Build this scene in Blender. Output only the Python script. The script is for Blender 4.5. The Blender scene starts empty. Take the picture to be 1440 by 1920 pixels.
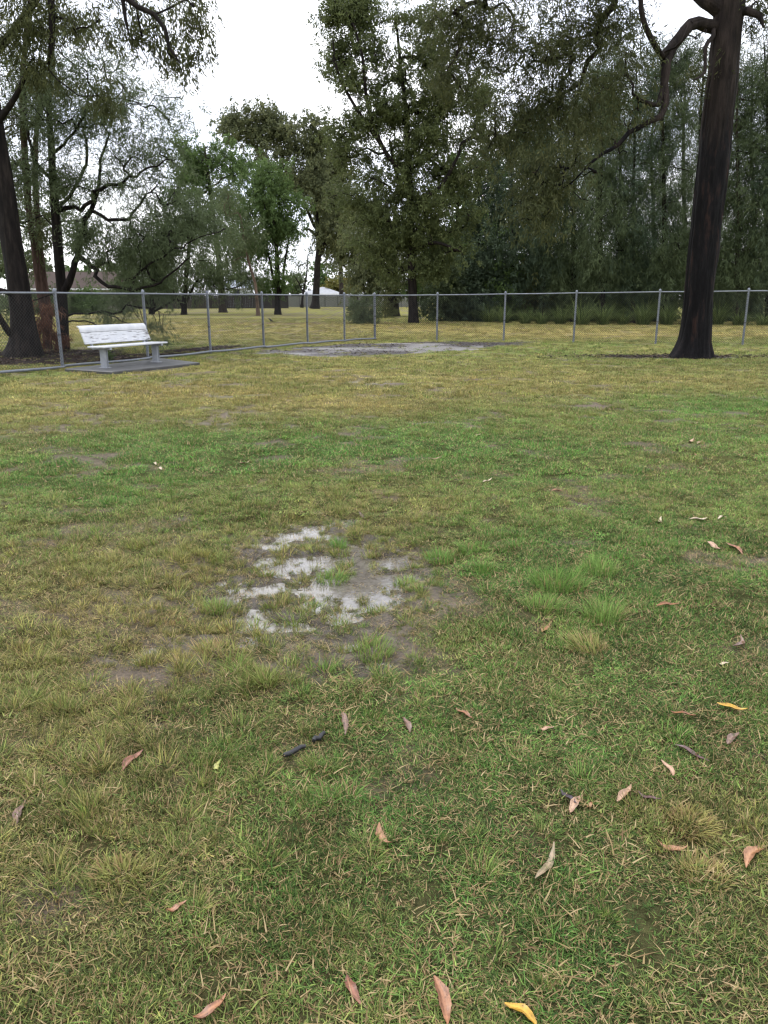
import bpy, math
import numpy as np
from mathutils import Vector, Matrix, Euler

# ------------------------------------------------------------------ camera, sky, sun, exposure
SC = bpy.context.scene
COL = SC.collection
F_PX, CAM_H = 1440.0, 1.5                      # focal length in photo pixels, eye height in metres
TILT = math.atan(400.0 / 1440.0)               # camera pitched down about 15.5 degrees

cam_d = bpy.data.cameras.new('camera')
cam = bpy.data.objects.new('camera', cam_d)
COL.objects.link(cam)
cam.location = (0, 0, CAM_H)
cam.rotation_euler = (math.pi / 2 - TILT, 0, 0)
cam_d.sensor_fit = 'VERTICAL'
cam_d.sensor_height = 36.0
cam_d.sensor_width = 27.0
cam_d.lens = 27.0
cam_d.clip_start = 0.05
cam_d.clip_end = 3000
SC.camera = cam

SUN_EL, SUN_AZ = math.radians(58), math.radians(-50)     # azimuth measured from +Y (view direction) towards +X
world = bpy.data.worlds.new('World')
SC.world = world
world.use_nodes = True
wn, wl = world.node_tree.nodes, world.node_tree.links
wn.clear()
w_out = wn.new('ShaderNodeOutputWorld')
w_bg = wn.new('ShaderNodeBackground')
w_sky = wn.new('ShaderNodeTexSky')
w_sky.sky_type = 'NISHITA'
w_sky.sun_disc = False
w_sky.sun_elevation = SUN_EL
w_sky.sun_rotation = SUN_AZ
w_tc = wn.new('ShaderNodeTexCoord')
w_map = wn.new('ShaderNodeMapping')
w_map.inputs['Scale'].default_value = (1, 1, 2.2)
w_noise = wn.new('ShaderNodeTexNoise')
w_noise.inputs['Scale'].default_value = 3.2
w_noise.inputs['Detail'].default_value = 6
w_noise.inputs['Roughness'].default_value = 0.55
w_ramp = wn.new('ShaderNodeValToRGB')                     # cloud deck: bright white with thinner, bluer breaks
w_ramp.color_ramp.elements[0].position = 0.32
w_ramp.color_ramp.elements[0].color = (0.52, 0.57, 0.70, 1)
w_ramp.color_ramp.elements[1].position = 0.62
w_ramp.color_ramp.elements[1].color = (1.0, 1.0, 1.02, 1)
w_sep = wn.new('ShaderNodeSeparateXYZ')
w_el = wn.new('ShaderNodeMapRange')                       # an overcast sky brightens towards the zenith
w_el.inputs['From Min'].default_value = 0.0
w_el.inputs['From Max'].default_value = 0.9
w_el.inputs['To Min'].default_value = 9.5
w_el.inputs['To Max'].default_value = 17.5
w_mul = wn.new('ShaderNodeVectorMath'); w_mul.operation = 'SCALE'
w_mix = wn.new('ShaderNodeMixRGB')
w_mix.inputs['Fac'].default_value = 0.88
wl.new(w_tc.outputs['Generated'], w_map.inputs['Vector'])
wl.new(w_map.outputs['Vector'], w_noise.inputs['Vector'])
wl.new(w_noise.outputs['Fac'], w_ramp.inputs['Fac'])
wl.new(w_tc.outputs['Generated'], w_sep.inputs['Vector'])
wl.new(w_sep.outputs['Z'], w_el.inputs['Value'])
wl.new(w_ramp.outputs['Color'], w_mul.inputs[0])
wl.new(w_el.outputs['Result'], w_mul.inputs['Scale'])
wl.new(w_sky.outputs['Color'], w_mix.inputs['Color1'])
wl.new(w_mul.outputs['Vector'], w_mix.inputs['Color2'])
wl.new(w_mix.outputs['Color'], w_bg.inputs['Color'])
wl.new(w_bg.outputs['Background'], w_out.inputs['Surface'])
w_bg.inputs['Strength'].default_value = 0.12

sun_d = bpy.data.lights.new('sun', 'SUN')
sun_d.energy = 1.0
sun_d.angle = math.radians(25)
sun_d.color = (1.0, 0.97, 0.92)
sun = bpy.data.objects.new('sun', sun_d)
COL.objects.link(sun)
sun_dir = Vector((math.sin(SUN_AZ) * math.cos(SUN_EL), math.cos(SUN_AZ) * math.cos(SUN_EL), math.sin(SUN_EL)))
sun.rotation_euler = (-sun_dir).to_track_quat('-Z', 'Y').to_euler()
sun.location = (0, 0, 40)

SC.view_settings.view_transform = 'Standard'
SC.view_settings.look = 'None'
SC.view_settings.gamma = 1
SC.view_settings.use_curve_mapping = False
SC.view_settings.exposure = 0.68
SC.render.engine = 'CYCLES'
SC.cycles.use_denoising = True
SC.cycles.max_bounces = 4
SC.cycles.diffuse_bounces = 2
SC.cycles.glossy_bounces = 2
SC.cycles.transmission_bounces = 3
SC.cycles.transparent_max_bounces = 4
SC.cycles.caustics_reflective = False
SC.cycles.caustics_refractive = False
SC.cycles.pixel_filter_type = 'BLACKMAN_HARRIS'
SC.cycles.filter_width = 1.3

# ------------------------------------------------------------------ helpers
rng = np.random.default_rng(11)

def ray(px, py):
    s, c = math.sin(TILT), math.cos(TILT)
    u = 960.0 - py
    return np.array([px - 720.0, c * F_PX + s * u, -s * F_PX + c * u])

def gp(px, py, z=0.0):
    d = ray(px, py)
    return np.array([0, 0, CAM_H]) + d * ((z - CAM_H) / d[2])

def pt(px, py, Y):
    d = ray(px, py)
    return np.array([0, 0, CAM_H]) + d * (Y / d[1])

def mpp(Y):                                                # metres per photo pixel at ground distance Y
    return Y / (F_PX * math.cos(TILT)) * 0.96

def hash2(ix, iy, seed):
    h = (ix.astype(np.int64) * 374761393 + iy.astype(np.int64) * 668265263 + seed * 1442695041) & 0x7fffffff
    h = ((h ^ (h >> 13)) * 1274126177) & 0x7fffffff
    h = h ^ (h >> 16)
    return (h & 0xffff) / 65535.0

def vnoise(x, y, seed=0):
    x = np.asarray(x, float); y = np.asarray(y, float)
    ix, iy = np.floor(x), np.floor(y)
    fx, fy = x - ix, y - iy
    fx = fx * fx * (3 - 2 * fx); fy = fy * fy * (3 - 2 * fy)
    a = hash2(ix, iy, seed); b = hash2(ix + 1, iy, seed)
    c = hash2(ix, iy + 1, seed); d = hash2(ix + 1, iy + 1, seed)
    return (a * (1 - fx) + b * fx) * (1 - fy) + (c * (1 - fx) + d * fx) * fy

def fbm(x, y, seed=0, oct=4):
    v = 0; a = 0.5; t = 0
    for i in range(oct):
        v = v + a * vnoise(x * 2 ** i + 17.3 * i, y * 2 ** i - 9.1 * i, seed + i)
        t += a; a *= 0.5
    return v / t

def smooth(a, b, v):
    t = np.clip((v - a) / (b - a), 0, 1)
    return t * t * (3 - 2 * t)

def tag(o, label=None, cat=None, group=None, kind=None):
    if label: o['label'] = label
    if cat: o['category'] = cat
    if group: o['group'] = group
    if kind: o['kind'] = kind
    return o

def empty(name, loc=(0, 0, 0), rz=0.0):
    o = bpy.data.objects.new(name, None)
    o.empty_display_size = 0.2
    o.location = loc
    o.rotation_euler = (0, 0, rz)
    COL.objects.link(o)
    return o

def link(name, me, mat=None, parent=None, loc=None):
    o = bpy.data.objects.new(name, me)
    if mat is not None and len(me.materials) == 0:
        me.materials.append(mat)
    COL.objects.link(o)
    if parent is not None: o.parent = parent
    if loc is not None: o.location = loc
    return o

def np_mesh(name, verts, faces, smooth_shade=False, attrs=None):
    """verts (n,3); faces: array (m,k) or list of arrays of equal or mixed width."""
    me = bpy.data.meshes.new(name)
    if not isinstance(faces, list): faces = [faces]
    faces = [np.asarray(f, np.int32) for f in faces if len(f)]
    verts = np.ascontiguousarray(verts, np.float32)
    nl = sum(f.size for f in faces); nf = sum(len(f) for f in faces)
    me.vertices.add(len(verts)); me.vertices.foreach_set('co', verts.ravel())
    me.loops.add(nl); me.polygons.add(nf)
    li = np.concatenate([f.ravel() for f in faces])
    tot = np.concatenate([np.full(len(f), f.shape[1], np.int32) for f in faces])
    st = np.concatenate([[0], np.cumsum(tot)[:-1]]).astype(np.int32)
    me.loops.foreach_set('vertex_index', li)
    me.polygons.foreach_set('loop_start', st)
    me.polygons.foreach_set('loop_total', tot)
    me.polygons.foreach_set('use_smooth', np.full(nf, smooth_shade, bool))
    for k, v in (attrs or {}).items():
        v = np.asarray(v, np.float32)
        if v.ndim == 1:
            a = me.attributes.new(k, 'FLOAT', 'POINT'); a.data.foreach_set('value', v)
        else:
            a = me.attributes.new(k, 'FLOAT_COLOR', 'POINT')
            if v.shape[1] == 3: v = np.concatenate([v, np.ones((len(v), 1), np.float32)], 1)
            a.data.foreach_set('color', np.ascontiguousarray(v).ravel())
    me.update(calc_edges=True)
    me.validate()
    return me

class MB:
    """collects simple solids into one mesh"""
    def __init__(self): self.v = []; self.f = {}; self.n = 0
    def add(self, v, f):
        v = np.asarray(v, float)
        for q in f: self.f.setdefault(len(q), []).append([i + self.n for i in q])
        self.v.append(v); self.n += len(v)
        return self
    def box(self, c, s, R=None, bev=0.0):
        c = np.asarray(c, float); hx, hy, hz = [a / 2 for a in s]
        if bev <= 0:
            v = np.array([[sx * hx, sy * hy, sz * hz] for sx in (-1, 1) for sy in (-1, 1) for sz in (-1, 1)])
            f = [(0, 1, 3, 2), (4, 6, 7, 5), (0, 4, 5, 1), (2, 3, 7, 6), (0, 2, 6, 4), (1, 5, 7, 3)]
        else:
            b = min(bev, hx * .9, hy * .9, hz * .9)
            v = []; idx = {}
            for sx in (-1, 1):
                for sy in (-1, 1):
                    for sz in (-1, 1):
                        for ax in range(3):
                            p = [sx * (hx - b), sy * (hy - b), sz * (hz - b)]
                            p[ax] = (sx * hx, sy * hy, sz * hz)[ax]
                            idx[(sx, sy, sz, ax)] = len(v); v.append(p)
            f = []
            for ax in range(3):
                o1, o2 = [a for a in range(3) if a != ax]
                for s_ in (-1, 1):
                    q = []
                    for a, b_ in ((-1, -1), (1, -1), (1, 1), (-1, 1)):
                        k = [0, 0, 0]; k[ax] = s_; k[o1] = a; k[o2] = b_
                        q.append(idx[(k[0], k[1], k[2], ax)])
                    f.append(q if (s_ == 1) == (ax != 1) else q[::-1])
            for ax in range(3):
                o1, o2 = [a for a in range(3) if a != ax]
                for a in (-1, 1):
                    for b_ in (-1, 1):
                        q = []
                        for e, axx in ((-1, o1), (1, o1), (1, o2), (-1, o2)):
                            k = [0, 0, 0]; k[ax] = e; k[o1] = a; k[o2] = b_
                            q.append(idx[(k[0], k[1], k[2], axx)])
                        f.append(q)
            for sx in (-1, 1):
                for sy in (-1, 1):
                    for sz in (-1, 1):
                        f.append([idx[(sx, sy, sz, a)] for a in range(3)])
            v = np.array(v)
        if R is not None: v = v @ np.asarray(R).T
        return self.add(v + c, f)
    def tube(self, pts, rad, sides=8, cap=True):
        pts = np.asarray(pts, float); n = len(pts)
        rad = np.broadcast_to(np.asarray(rad, float), (n,))
        v = sweep(pts, rad, sides).reshape(-1, 3)
        f = []
        for i in range(n - 1):
            for j in range(sides):
                k = (j + 1) % sides
                f.append((i * sides + j, i * sides + k, (i + 1) * sides + k, (i + 1) * sides + j))
        if cap:
            f.append(tuple(range(sides))[::-1]); f.append(tuple((n - 1) * sides + j for j in range(sides)))
        return self.add(v, f)
    def prism(self, poly, a, b):
        """closed 3d polygon (list of points) swept by vector from a to b offsets"""
        poly = np.asarray(poly, float); n = len(poly)
        v = np.concatenate([poly + np.asarray(a), poly + np.asarray(b)])
        f = [tuple(range(n))[::-1], tuple(n + i for i in range(n))]
        for i in range(n):
            k = (i + 1) % n
            f.append((i, k, n + k, n + i))
        return self.add(v, f)
    def mesh(self, name, sm=False, attrs=None):
        v = np.concatenate(self.v)
        return np_mesh(name, v, [np.array(q) for q in self.f.values()], sm, attrs)
    def build(self, name, mat, parent=None, sm=False, loc=None, autosm=None):
        me = self.mesh(name, sm or autosm is not None)
        o = link(name, me, mat, parent, loc)
        if autosm is not None:
            me.set_sharp_from_angle(angle=math.radians(autosm))
        return o

def sweep(pts, rad, sides, wob=None):
    n = len(pts)
    t = np.gradient(pts, axis=0)
    t /= np.linalg.norm(t, axis=1, keepdims=True) + 1e-9
    ref = np.array([1.0, 0, 0]) if abs(t[0][0]) < 0.8 else np.array([0, 1.0, 0])
    out = np.empty((n, sides, 3))
    u = np.cross(t[0], ref); u /= np.linalg.norm(u)
    a = np.arange(sides) * 2 * math.pi / sides
    ca, sa = np.cos(a)[:, None], np.sin(a)[:, None]
    for i in range(n):
        u = u - t[i] * np.dot(u, t[i]); u /= np.linalg.norm(u) + 1e-9
        w = np.cross(t[i], u)
        r = rad[i] if wob is None else (rad[i] * wob[i])[:, None]
        out[i] = pts[i] + (ca * u + sa * w) * r
    return out

# ------------------------------------------------------------------ materials
def new_mat(name):
    m = bpy.data.materials.new(name); m.use_nodes = True
    m.node_tree.nodes.clear()
    return m, m.node_tree.nodes, m.node_tree.links

def out_node(N, L, sh, bump=None):
    o = N.new('ShaderNodeOutputMaterial'); L.new(sh, o.inputs['Surface']); return o

def ramp(N, stops):
    r = N.new('ShaderNodeValToRGB'); e = r.color_ramp.elements
    while len(e) < len(stops): e.new(0.5)
    for i, (p, c) in enumerate(stops):
        e[i].position = p; e[i].color = (*c, 1) if len(c) == 3 else c
    return r

def noise(N, L, scale, detail=4, rough=0.55, vec=None, stretch=None):
    n = N.new('ShaderNodeTexNoise'); n.inputs['Scale'].default_value = scale
    n.inputs['Detail'].default_value = detail; n.inputs['Roughness'].default_value = rough
    if vec is None:
        g = N.new('ShaderNodeNewGeometry'); vec = g.outputs['Position']
    if stretch is not None:
        mp = N.new('ShaderNodeMapping'); mp.inputs['Scale'].default_value = stretch
        L.new(vec, mp.inputs['Vector']); vec = mp.outputs['Vector']
    L.new(vec, n.inputs['Vector'])
    return n

def mix(N, L, a, b, fac, mode='MIX'):
    m = N.new('ShaderNodeMixRGB'); m.blend_type = mode
    for s, v in (('Color1', a), ('Color2', b), ('Fac', fac)):
        if hasattr(v, 'links') or hasattr(v, 'is_output'): L.new(v, m.inputs[s])
        else: m.inputs[s].default_value = v if s == 'Fac' else (*v, 1)
    return m.outputs['Color']

def bump(N, L, h, strength=0.5, dist=0.02):
    b = N.new('ShaderNodeBump'); b.inputs['Strength'].default_value = strength
    b.inputs['Distance'].default_value = dist; L.new(h, b.inputs['Height'])
    return b.outputs['Normal']

def m_basic(name, c1, c2, scale=8, rough=(0.5, 0.7), metal=0.0, bmp=0.2, bdist=0.005, stretch=None, spec=0.5, detail=5):
    m, N, L = new_mat(name)
    n = noise(N, L, scale, detail, 0.6, stretch=stretch)
    r = ramp(N, [(0.3, c1), (0.7, c2)]); L.new(n.outputs['Fac'], r.inputs['Fac'])
    p = N.new('ShaderNodeBsdfPrincipled'); L.new(r.outputs['Color'], p.inputs['Base Color'])
    mr = N.new('ShaderNodeMapRange'); L.new(n.outputs['Fac'], mr.inputs['Value'])
    mr.inputs['To Min'].default_value = rough[0]; mr.inputs['To Max'].default_value = rough[1]
    L.new(mr.outputs['Result'], p.inputs['Roughness'])
    p.inputs['Metallic'].default_value = metal
    p.inputs['Specular IOR Level'].default_value = spec
    if bmp: L.new(bump(N, L, n.outputs['Fac'], bmp, bdist), p.inputs['Normal'])
    out_node(N, L, p.outputs['BSDF'])
    return m

def m_leaf(name, stops, transl=0.35, gloss=0.6, spec=0.14):
    """leaf: mesh attribute tint picks the leaf's own colour"""
    m, N, L = new_mat(name)
    a = N.new('ShaderNodeAttribute'); a.attribute_name = 'tint'
    r = ramp(N, stops); L.new(a.outputs['Fac'], r.inputs['Fac'])
    p = N.new('ShaderNodeBsdfPrincipled'); L.new(r.outputs['Color'], p.inputs['Base Color'])
    p.inputs['Roughness'].default_value = gloss; p.inputs['Specular IOR Level'].default_value = spec
    t = N.new('ShaderNodeBsdfTranslucent')
    hs = N.new('ShaderNodeHueSaturation'); hs.inputs['Value'].default_value = 1.15
    L.new(r.outputs['Color'], hs.inputs['Color']); L.new(hs.outputs['Color'], t.inputs['Color'])
    mx = N.new('ShaderNodeMixShader'); mx.inputs['Fac'].default_value = transl
    L.new(p.outputs['BSDF'], mx.inputs[1]); L.new(t.outputs['BSDF'], mx.inputs[2])
    out_node(N, L, mx.outputs['Shader'])
    return m

def m_bark(name, c_dark, c_mid, c_light, scale=9, stretch=(1, 1, 0.18), bdist=0.05, rough=0.85, char=None):
    m, N, L = new_mat(name)
    n1 = noise(N, L, scale, 6, 0.65, stretch=stretch)
    n2 = noise(N, L, 1.3, 3, 0.5, stretch=(1, 1, 0.4))
    r = ramp(N, [(0.3, c_dark), (0.5, c_mid), (0.75, c_light)]); L.new(n1.outputs['Fac'], r.inputs['Fac'])
    r2 = ramp(N, [(0.3, (0.6, 0.6, 0.6)), (0.7, (1.15, 1.1, 1.05))]); L.new(n2.outputs['Fac'], r2.inputs['Fac'])
    col = mix(N, L, r.outputs['Color'], r2.outputs['Color'], 1.0, 'MULTIPLY')
    if char is not None:                     # wet, fire-blackened bark: irregular upper edge, reddish bark around it
        at = N.new('ShaderNodeAttribute'); at.attribute_name = 'char'
        n3 = noise(N, L, 3.0, 5, 0.65, stretch=(1.6, 1.6, 0.25))
        ad = N.new('ShaderNodeMath'); ad.operation = 'ADD'
        L.new(at.outputs['Fac'], ad.inputs[0])
        sb = N.new('ShaderNodeMath'); sb.operation = 'MULTIPLY_ADD'
        sb.inputs[1].default_value = 1.1; sb.inputs[2].default_value = -0.55
        L.new(n3.outputs['Fac'], sb.inputs[0]); L.new(sb.outputs[0], ad.inputs[1])
        rr = ramp(N, [(0.35, (0, 0, 0)), (0.6, (1, 1, 1))]); L.new(ad.outputs[0], rr.inputs['Fac'])
        rc = ramp(N, [(.40, char), (.54, tuple(q * 1.8 for q in char)), (.70, (.036, .020, .016))]); n4 = noise(N, L, 4.5, 6, .7, stretch=(1.5, 1.5, .3)); L.new(n4.outputs['Fac'], rc.inputs['Fac'])
        col = mix(N, L, col, rc.outputs['Color'], rr.outputs['Color'])
    p = N.new('ShaderNodeBsdfPrincipled'); L.new(col, p.inputs['Base Color'])
    p.inputs['Roughness'].default_value = rough; p.inputs['Specular IOR Level'].default_value = 0.12
    L.new(bump(N, L, n1.outputs['Fac'], 0.9, bdist), p.inputs['Normal'])
    out_node(N, L, p.outputs['BSDF'])
    return m

M = {}
M['galv'] = m_basic('galvanised_steel', (0.13, 0.145, 0.17), (0.21, 0.225, 0.25), 14, (0.45, 0.65), 0.3, 0.1)
M['wire'] = m_basic('wire_steel', (0.016, 0.017, 0.018), (0.035, 0.036, 0.038), 20, (0.7, 0.9), 0.0, 0, spec=.15)
M['clamp'] = m_basic('dark_band', (0.05, 0.055, 0.06), (0.1, 0.1, 0.11), 20, (0.5, 0.7), 0.3, 0)
M['alu'] = m_basic('bench_frame_aluminium', (0.26, 0.275, 0.30), (0.36, 0.375, 0.40), 9, (0.4, 0.55), 0.25, 0.1)
M['slab'] = m_basic('wet_concrete', (0.034, 0.034, 0.035), (0.085, 0.084, 0.082), 3.5, (0.25, 0.6), 0, 0.25, 0.01, detail=8)
M['bark_mid'] = m_bark('dark_bark', (0.005, 0.0045, 0.0045), (0.015, 0.0125, 0.0115), (0.042, 0.034, 0.030))
M['bark_grey'] = m_bark('grey_brown_bark', (0.014, 0.012, 0.0105), (0.036, 0.030, 0.026), (0.085, 0.072, 0.062))
M['bark_pale'] = m_bark('pale_tan_bark', (0.05, 0.035, 0.026), (0.12, 0.088, 0.066), (0.22, 0.17, 0.135))
M['bark_red'] = m_bark('reddish_stringy_bark', (0.026, 0.017, 0.014), (0.058, 0.037, 0.030), (0.11, 0.072, 0.060), 12)
M['bark_gum'] = m_bark('gum_bark', (0.009, 0.0075, 0.007), (0.023, 0.018, 0.016), (0.052, 0.041, 0.036), 7, char=(0.005, 0.0046, 0.005), bdist=.09)

def leafset(name, dark, mid, light, **k):
    M[name] = m_leaf(name, [(0.0, dark), (0.5, mid), (1.0, light)], **k)
leafset('leaf_olive', (0.036, 0.042, 0.016), (0.070, 0.080, 0.030), (0.135, 0.140, 0.055))
leafset('leaf_tallgum', (0.045, 0.058, 0.022), (0.086, 0.108, 0.040), (0.155, 0.176, 0.070))
leafset('leaf_gumbrown', (0.032, 0.038, 0.016), (0.062, 0.072, 0.028), (0.120, 0.122, 0.048))
leafset('leaf_green', (0.042, 0.066, 0.022), (0.084, 0.132, 0.042), (0.15, 0.21, 0.07))
leafset('leaf_grey', (0.050, 0.068, 0.030), (0.092, 0.122, 0.055), (0.155, 0.19, 0.095), spec=0.25)
leafset('leaf_greygum', (0.055, 0.066, 0.032), (0.112, 0.128, 0.062), (0.21, 0.215, 0.098))
leafset('leaf_oak', (0.033, 0.047, 0.023), (0.070, 0.095, 0.044), (0.130, 0.162, 0.076), transl=0.25)
leafset('leaf_oakblue', (0.030, 0.046, 0.028), (0.062, 0.090, 0.053), (0.115, 0.155, 0.094), transl=0.25)
leafset('leaf_far', (0.055, 0.076, 0.04), (0.095, 0.122, 0.058), (0.16, 0.185, 0.09))
leafset('leaf_yellow', (0.08, 0.095, 0.03), (0.15, 0.145, 0.04), (0.24, 0.17, 0.045))
leafset('leaf_strap', (0.055, 0.080, 0.026), (0.110, 0.150, 0.050), (0.20, 0.24, 0.085))
leafset('leaf_dead', (0.055, 0.026, 0.016), (0.14, 0.066, 0.042), (0.28, 0.16, 0.10))
leafset('litter', (0.012, 0.009, 0.008), (0.038, 0.026, 0.021), (0.17, 0.12, 0.09), transl=0.1)

# ------------------------------------------------------------------ ground fields (world space)
PUD = gp(575, 1075)                                          # middle of the main puddle
def blobf(x, y, c, rx, ry, rot=0.0):
    dx, dy = x - c[0], y - c[1]
    cr, sr = math.cos(rot), math.sin(rot)
    return np.exp(-(((dx * cr + dy * sr) / rx) ** 2 + ((-dx * sr + dy * cr) / ry) ** 2))

SMALLP = [(gp(866, 1058), .13, .17), (gp(1140, 1060), .10, .13), (gp(268, 1225), .17, .13), (gp(300, 1350), .2, .12),
          (gp(440, 803), .8, .35), (gp(640, 718), .9, .4), (gp(330, 770), .35, .3), (gp(520, 775), .6, .4),
          (gp(780, 790), .5, .3), (gp(395, 985), .25, .3), (gp(420, 745), .5, .5), (gp(690, 1265), .3, .18)]

def puddle_f(x, y):
    m = blobf(x, y, PUD, 0.74, 1.1)
    m = np.maximum(m, 1.0 * blobf(x, y, gp(590, 985), 0.5, 0.6))
    m = np.maximum(m, 0.9 * blobf(x, y, gp(510, 1165), 0.3, 0.24))
    m = np.maximum(m, 0.75 * blobf(x, y, gp(740, 1085), 0.3, 0.35))
    for c, rx, ry in SMALLP:
        m = np.maximum(m, 0.8 * blobf(x, y, c, rx, ry))
    return m

WATER_Z = -0.020
def gh(x, y):
    x = np.asarray(x, float); y = np.asarray(y, float)
    near = 1 - smooth(9, 16, np.hypot(x, y))
    z = 0.010 * fbm(x * .7, y * .7, 3) + near * 0.020 * fbm(x * 3.1, y * 3.1, 5, 5) - 0.004
    p = puddle_f(x, y)
    z = z - 0.036 * smooth(0.12, 0.85, p) * (0.6 + 0.7 * vnoise(x * 2.3, y * 2.3, 61)) + near * 0.072 * smooth(.05, .5, p) * (fbm(x * 6.2, y * 6.2, 8, 5) - 0.50) + near * .034 * smooth(.05, .5, p) * (fbm(x * 12, y * 12, 18, 3) - .5)
    return z

C0 = gp(750, 655)                                            # the wet sandy patch by the fence corner
GUM = gp(1297, 671)
SAND_POLY = np.array([gp(*q)[:2] for q in ((488, 663), (560, 669), (660, 667.5), (760, 663), (880, 655), (985, 645), (1000, 641.5), (900, 641), (780, 641.5), (700, 643.5), (600, 650), (520, 657))])
def sand_f(x, y):
    """wet sandy patch inside the fence corner: soft-edged polygon"""
    w = fbm(x * .8, y * .8, 71, 4) - 0.5
    ins = np.zeros(np.shape(x), bool); dm = np.full(np.shape(x), 1e9)
    n = len(SAND_POLY)
    for i in range(n):
        a, b = SAND_POLY[i], SAND_POLY[(i + 1) % n]
        ex, ey = b - a
        t = np.clip(((x - a[0]) * ex + (y - a[1]) * ey) / (ex * ex + ey * ey), 0, 1)
        dm = np.minimum(dm, np.hypot(x - a[0] - t * ex, y - a[1] - t * ey))
        c = ((a[1] > y) != (b[1] > y)) & (x < ex * (y - a[1]) / (ey if abs(ey) > 1e-9 else 1e-9) + a[0])
        ins ^= c
    sd = np.where(ins, dm, -dm)
    return smooth(-.25, .25, sd + 1.5 * w)

def bare_f(x, y):
    """bare soil, 0..1"""
    n = fbm(x * 1.9, y * 1.9, 21, 5)
    n2 = fbm(x * .45, y * .45, 33, 3)
    r = np.hypot(x, y)
    b = 0.95 * blobf(x, y, PUD + np.array([.15, -.1, 0]), 0.95, 1.35)
    b = np.maximum(b, 0.72 * blobf(x, y, gp(640, 1230), 0.8, 0.4))
    b = np.maximum(b, 0.70 * blobf(x, y, gp(320, 1220), 0.8, 0.65))
    b = np.maximum(b, 0.60 * blobf(x, y, gp(150, 1180), 0.9, 0.8))
    b = np.maximum(b, 0.52 * blobf(x, y, gp(250, 1010), 1.2, 1.0))
    b = np.maximum(b, 0.60 * blobf(x, y, gp(90, 1690), 0.28, 0.24))
    b = np.maximum(b, 0.60 * blobf(x, y, gp(230, 1460), 0.4, 0.25))
    b = np.maximum(b, 0.62 * blobf(x, y, gp(570, 1410), 0.22, 0.16))
    b = np.maximum(b, 0.55 * blobf(x, y, gp(1290, 1570), 0.16, 0.10))
    b = np.maximum(b, 0.46 * blobf(x, y, gp(1000, 1150), 0.6, 0.5))
    b = np.maximum(b, 0.50 * blobf(x, y, gp(800, 1000), 0.7, 1.0))
    b = np.maximum(b, 0.60 * blobf(x, y, gp(440, 780), 2.6, 1.6))
    b = np.maximum(b, 0.52 * blobf(x, y, gp(230, 790), 1.6, 1.2))
    b = np.maximum(b, 0.54 * blobf(x, y, gp(1130, 760), 2.0, 1.0))
    b = np.maximum(b, 0.52 * blobf(x, y, gp(900, 710), 3.0, 1.2))
    b = np.maximum(b, 0.55 * blobf(x, y, gp(660, 720), 2.0, 1.2))
    b = smooth(0.42, 0.70, b + 0.75 * (n - 0.5) + 0.15 * (n2 - 0.5))
    b = np.maximum(b, (.35 + .45 * smooth(2.5, 4.5, y)) * smooth(.60, .70, fbm(x * 2.6, y * 2.6, 27, 4) + .10 * (n2 - .5) + .06 * smooth(.5, -2.5, x)))
    # around the gum's foot
    g = blobf(x, y, GUM + np.array([-.6, .25, 0]), 2.2, .75) + 0.35 * (n - 0.5)
    b = np.maximum(b, smooth(0.35, 0.6, g))
    b = np.maximum(b, sand_f(x, y))
    return b

FA, FB = gp(118, 692), gp(703, 637)
def fence_side(x, y):
    """signed distance to the left fence run, positive beyond the fence"""
    d = (FB - FA)[:2]; d = d / np.linalg.norm(d)
    return -(x - FA[0]) * d[1] + (y - FA[1]) * d[0]

def mulch_f(x, y):
    n = fbm(x * .9, y * .9, 44, 4) - .5
    s = fence_side(x, y)
    m = np.maximum.reduce([blobf(x, y, gp(60, 668), 3.4, 3.0, .4), 0.9 * blobf(x, y, gp(220, 672), 3.0, 1.5, 1.1), 0.8 * blobf(x, y, gp(370, 655), 2.6, .9, 1.1)])
    return smooth(0.36, 0.55, m + .5 * n) * smooth(-0.35, 0.05, s + .5 * n)

def green_f(x, y):
    """0 straw-olive .. 1 lush green"""
    g = 0.42 + .07 * smooth(-1, 4, x) + 0 * x
    for c, rx, ry, a in ((gp(250, 860), 2.4, 1.6, .40), (gp(60, 950), 1.5, 1.4, .22), (gp(800, 825), 2.6, 1.7, .42), (gp(1180, 850), 2.5, 2.5, .22),
                         (gp(1400, 770), 2.2, 1.3, .45), (gp(1350, 1080), 1.5, 1.6, .36), (gp(1250, 745), 1.5, .9, .25), (gp(1050, 1080), .6, .5, .35),
                         (gp(850, 1400), 1.0, .6, .30), (gp(1250, 1300), .9, .8, .18), (gp(600, 1700), .8, .45, .16), (gp(1100, 1750), .8, .4, .22),
                         (gp(150, 1000), 1.6, 1.0, -.12), (gp(100, 1150), 1.0, .9, -.16), (gp(500, 760), 4.0, 1.7, -.26), (gp(300, 730), 3.5, 1.6, -.22),
                         (gp(780, 690), 7.0, 3.0, -.20), (gp(1150, 720), 3.5, 2.4, -.16), (gp(550, 900), 1.4, 1.0, -.12), (gp(900, 920), 1.2, 1.2, -.06),
                         (gp(1300, 1560), .3, .25, -.35), (gp(150, 1650), .5, .4, -.12)):
        g = g + a * blobf(x, y, c, rx, ry)
    g = g + 0.46 * (fbm(x * .8, y * .8, 90, 4) - .5) + 0.42 * (fbm(x * 3, y * 3, 95, 4) - .5)
    far = smooth(26, 34, y)
    yel = 0.16 + 0.45 * (fbm(x * .15, y * .3, 101, 4) - .5) + .14 * smooth(44, 62, y) - .1 * blobf(x, y, np.array([4., 40.]), 14, 6)
    g = g * (1 - far) + yel * far
    return np.clip(g, 0, 1)

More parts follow.
